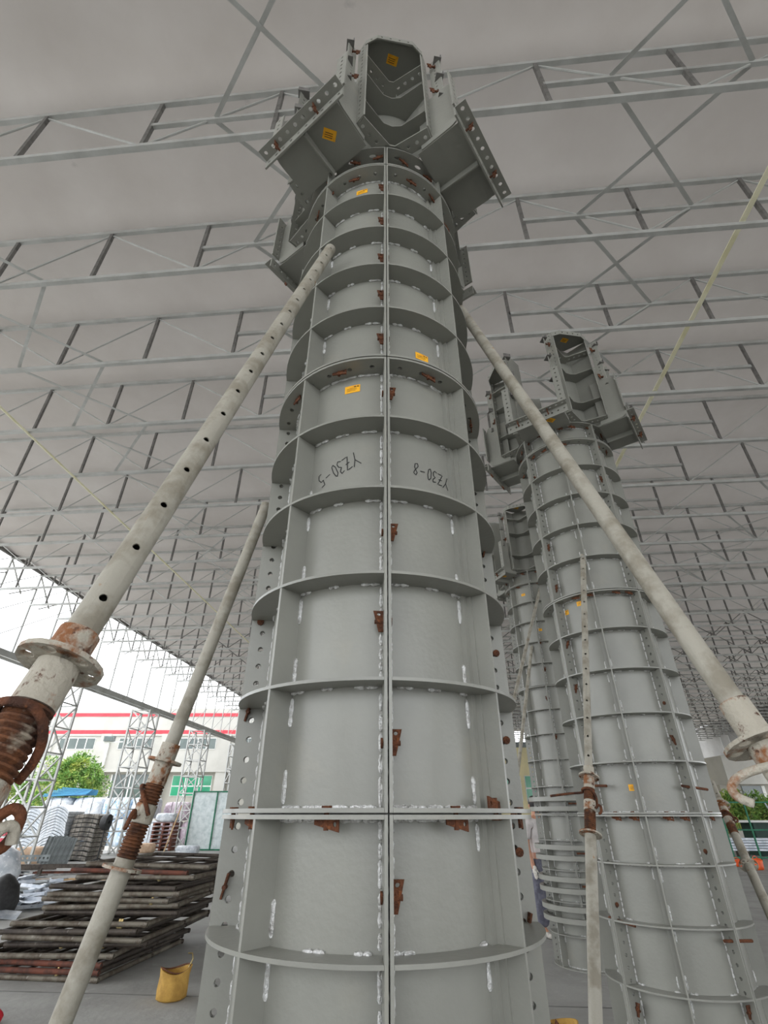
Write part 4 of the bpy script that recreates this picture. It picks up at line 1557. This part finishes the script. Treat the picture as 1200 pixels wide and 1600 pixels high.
# ------------------------------------------------------------------ right-hand yard: fence, profiles, orange bags
t = empty('green_fence', (ground(1165, 1346).x, 22.8, 0), R(-6))
tag(t, 'green tubular steel fence at the far right behind the orange buckets', 'fence')
for i in range(8):
    link('post', MB().bar((-3.2 + i * .95, 0, 0), (-3.2 + i * .95, 0, 1.95), .05).mesh('post', 'green_steel', 0), t)
for zz in (.12, 1.0, 1.92):
    link('rail', MB().bar((-3.2, 0, zz), (3.5, 0, zz), .045).mesh('rail', 'green_steel', 0), t)
for i in range(3):
    link('stay', MB().bar((-2.4 + i * 1.9, .02, 1.9), (-1.5 + i * 1.9, .5, .02), .04).mesh('stay', 'alu', 0), t)
t = empty('profile_stack', (ground(1172, 1340).x + .9, 23.9, 0), R(-10))
tag(t, 'stack of long white aluminium profiles behind the green fence', 'profiles')
for i in range(5):
    for j in range(4 - i // 2):
        link('profile', MB().box((random.uniform(-.2, .2), j * .2, i * .09 + .3), (4.2, .16, .07)).mesh('profile', 'alu', 0), t)
link('bearer', MB().box((-1.4, .3, .12), (.12, 1.0, .24)).mesh('bearer', 'dark_pipe', 0), t)
link('bearer', MB().box((1.3, .3, .12), (.12, 1.0, .24)).mesh('bearer', 'dark_pipe', 0), t)
t = empty('work_table', (ground(1190, 1340).x + .8, 26.0, 0), 0)
tag(t, 'pale work table with dark green body behind the fence', 'table')
link('table_top', MB().box((0, 0, 1.25), (2.6, 1.2, .08)).mesh('table_top', 'frame_white', 0), t)
link('body', MB().box((.3, 0, .6), (1.0, .9, 1.2)).mesh('body', 'dark_green', 0), t)
for px, py, w, lb in ((1153, 1354, .26, 'smaller orange bucket on the floor beside the right column'), (1185, 1359, .38, 'larger orange bucket on the floor before the green fence')):
    g = ground(px, py)
    o = empty('orange_bucket', g, px)
    tag(o, lb, 'bucket', 'orange buckets')
    link('bucket_body', bag_mesh('bucket_body', 'orange', w, w * .9, w * .72, px), o)
    link('bucket_handle', MB().path([(w * .48 * math.cos(a), 0, w * .66 + w * .3 * math.sin(a)) for a in [PI * i / 10 for i in range(11)]], .012, 6).mesh('bucket_handle', 'orange', 60), o)


# ------------------------------------------------------------------ person behind the farthest column
def skinned(name, m, verts, edges, radii, parent, sub=2):
    me = bpy.data.meshes.new(name)
    me.from_pydata(verts, edges, [])
    o = bpy.data.objects.new(name, me)
    COL.objects.link(o)
    o.parent = parent
    md = o.modifiers.new('skin', 'SKIN')
    md.use_smooth_shade = True
    for i, r in enumerate(radii):
        sv = me.skin_vertices[0].data[i]
        sv.radius = r if isinstance(r, tuple) else (r, r)
        sv.use_root = (i == 0)
    s2 = o.modifiers.new('sub', 'SUBSURF')
    s2.levels = s2.render_levels = sub
    me.materials.append(MATS[m])
    return o


pg = Vector((2.40, 9.25, 0))
pr = empty('person', pg, R(25))
tag(pr, 'person in white T-shirt, grey trousers and white gloves standing beside the farthest column', 'person')
bv = [(0, 0, .92), (0, 0, 1.10), (0, 0, 1.30), (0, 0, 1.42), (0, -.01, 1.50), (0, -.03, 1.58), (0, -.02, 1.66),
      (-.18, 0, 1.38), (-.22, .02, 1.10), (-.21, -.05, .86), (-.21, -.07, .80), (.18, 0, 1.38), (.22, .02, 1.10), (.21, -.05, .86), (.21, -.07, .80),
      (-.09, 0, .84), (-.10, -.01, .48), (-.10, .02, .10), (-.10, -.08, .04), (.09, 0, .84), (.10, -.01, .48), (.10, .02, .10), (.10, -.08, .04)]
be = [(0, 1), (1, 2), (2, 3), (3, 4), (4, 5), (5, 6), (3, 7), (7, 8), (8, 9), (9, 10), (3, 11), (11, 12), (12, 13), (13, 14), (0, 15), (15, 16), (16, 17), (17, 18), (0, 19), (19, 20), (20, 21), (21, 22)]
brd = [(.13, .10), (.12, .095), (.15, .10), (.10, .08), .05, (.072, .085), (.068, .08), .055, .040, .030, .03, .055, .040, .030, .03, .078, .055, .038, .035, .078, .055, .038, .035]
skinned('body', 'skin', bv, be, brd, pr)
sh = skinned('tshirt', 'tshirt', [(0, 0, .92), (0, 0, 1.12), (0, 0, 1.30), (0, 0, 1.41), (-.19, 0, 1.37), (-.225, .015, 1.16), (.19, 0, 1.37), (.225, .015, 1.16)],
             [(0, 1), (1, 2), (2, 3), (3, 4), (4, 5), (3, 6), (6, 7)], [(.165, .125), (.155, .12), (.175, .125), (.12, .095), .075, .066, .075, .066], pr)
skinned('trousers', 'trousers', [(0, 0, .98), (0, 0, .90), (-.095, 0, .80), (-.105, -.01, .48), (-.105, .01, .10), (.095, 0, .80), (.105, -.01, .48), (.105, .01, .10)],
        [(0, 1), (1, 2), (2, 3), (3, 4), (1, 5), (5, 6), (6, 7)], [(.155, .125), (.165, .135), .115, .105, .095, .115, .105, .095], pr)
for sx in (-1, 1):
    hv = [(sx * .21, -.055, .86), (sx * .212, -.07, .80), (sx * .212, -.085, .77)]
    he = [(0, 1), (1, 2)]
    hr = [.036, (.022, .042), (.018, .038)]
    for f in range(4):
        y = -.055 - f * .02
        b0 = len(hv)
        L = [.075, .085, .08, .06][f]
        hv += [(sx * .212, y, .765), (sx * .208, y - .006, .765 - L * .55), (sx * .198, y - .004, .765 - L)]
        he += [(2, b0), (b0, b0 + 1), (b0 + 1, b0 + 2)]
        hr += [.0105, .010, .009]
    b0 = len(hv)
    hv += [(sx * .195, -.105, .80), (sx * .185, -.125, .765)]
    he += [(1, b0), (b0, b0 + 1)]
    hr += [.012, .010]
    skinned('glove', 'glove', hv, he, hr, pr, 1)
    skinned('shoe', 'shoe', [(sx * .10, .05, .05), (sx * .10, -.05, .045), (sx * .105, -.17, .035)], [(0, 1), (1, 2)], [(.05, .045), (.05, .045), (.045, .032)], pr, 1)
hd = MB()
hd.lathe([(.001, 1.765), (.05, 1.755), (.082, 1.72), (.094, 1.67), (.09, 1.62), (.085, 1.60)], 18)
o = link('hair', hd.mesh('hair', 'hair', 60), pr, (0, -.012, 0))
fc = MB()
fc.path([(0, -.112, 1.645), (0, -.13, 1.615), (0, -.112, 1.605)], [.008, .016, .012], 8)
link('nose', fc.mesh('nose', 'skin', 60), pr)
for sx in (-1, 1):
    link('ear', MB().path([(sx * .08, 0, 1.65), (sx * .092, .008, 1.62), (sx * .085, 0, 1.585)], [.008, .018, .008], 8).mesh('ear', 'skin', 60), pr)
    link('eye', MB().path([(sx * .032, -.098, 1.645), (sx * .032, -.104, 1.645)], .010, 8).mesh('eye', 'ink', 60), pr)
link('mouth', MB().path([(-.025, -.100, 1.575), (0, -.108, 1.573), (.025, -.100, 1.575)], .005, 6).mesh('mouth', 'red_pipe', 60), pr)
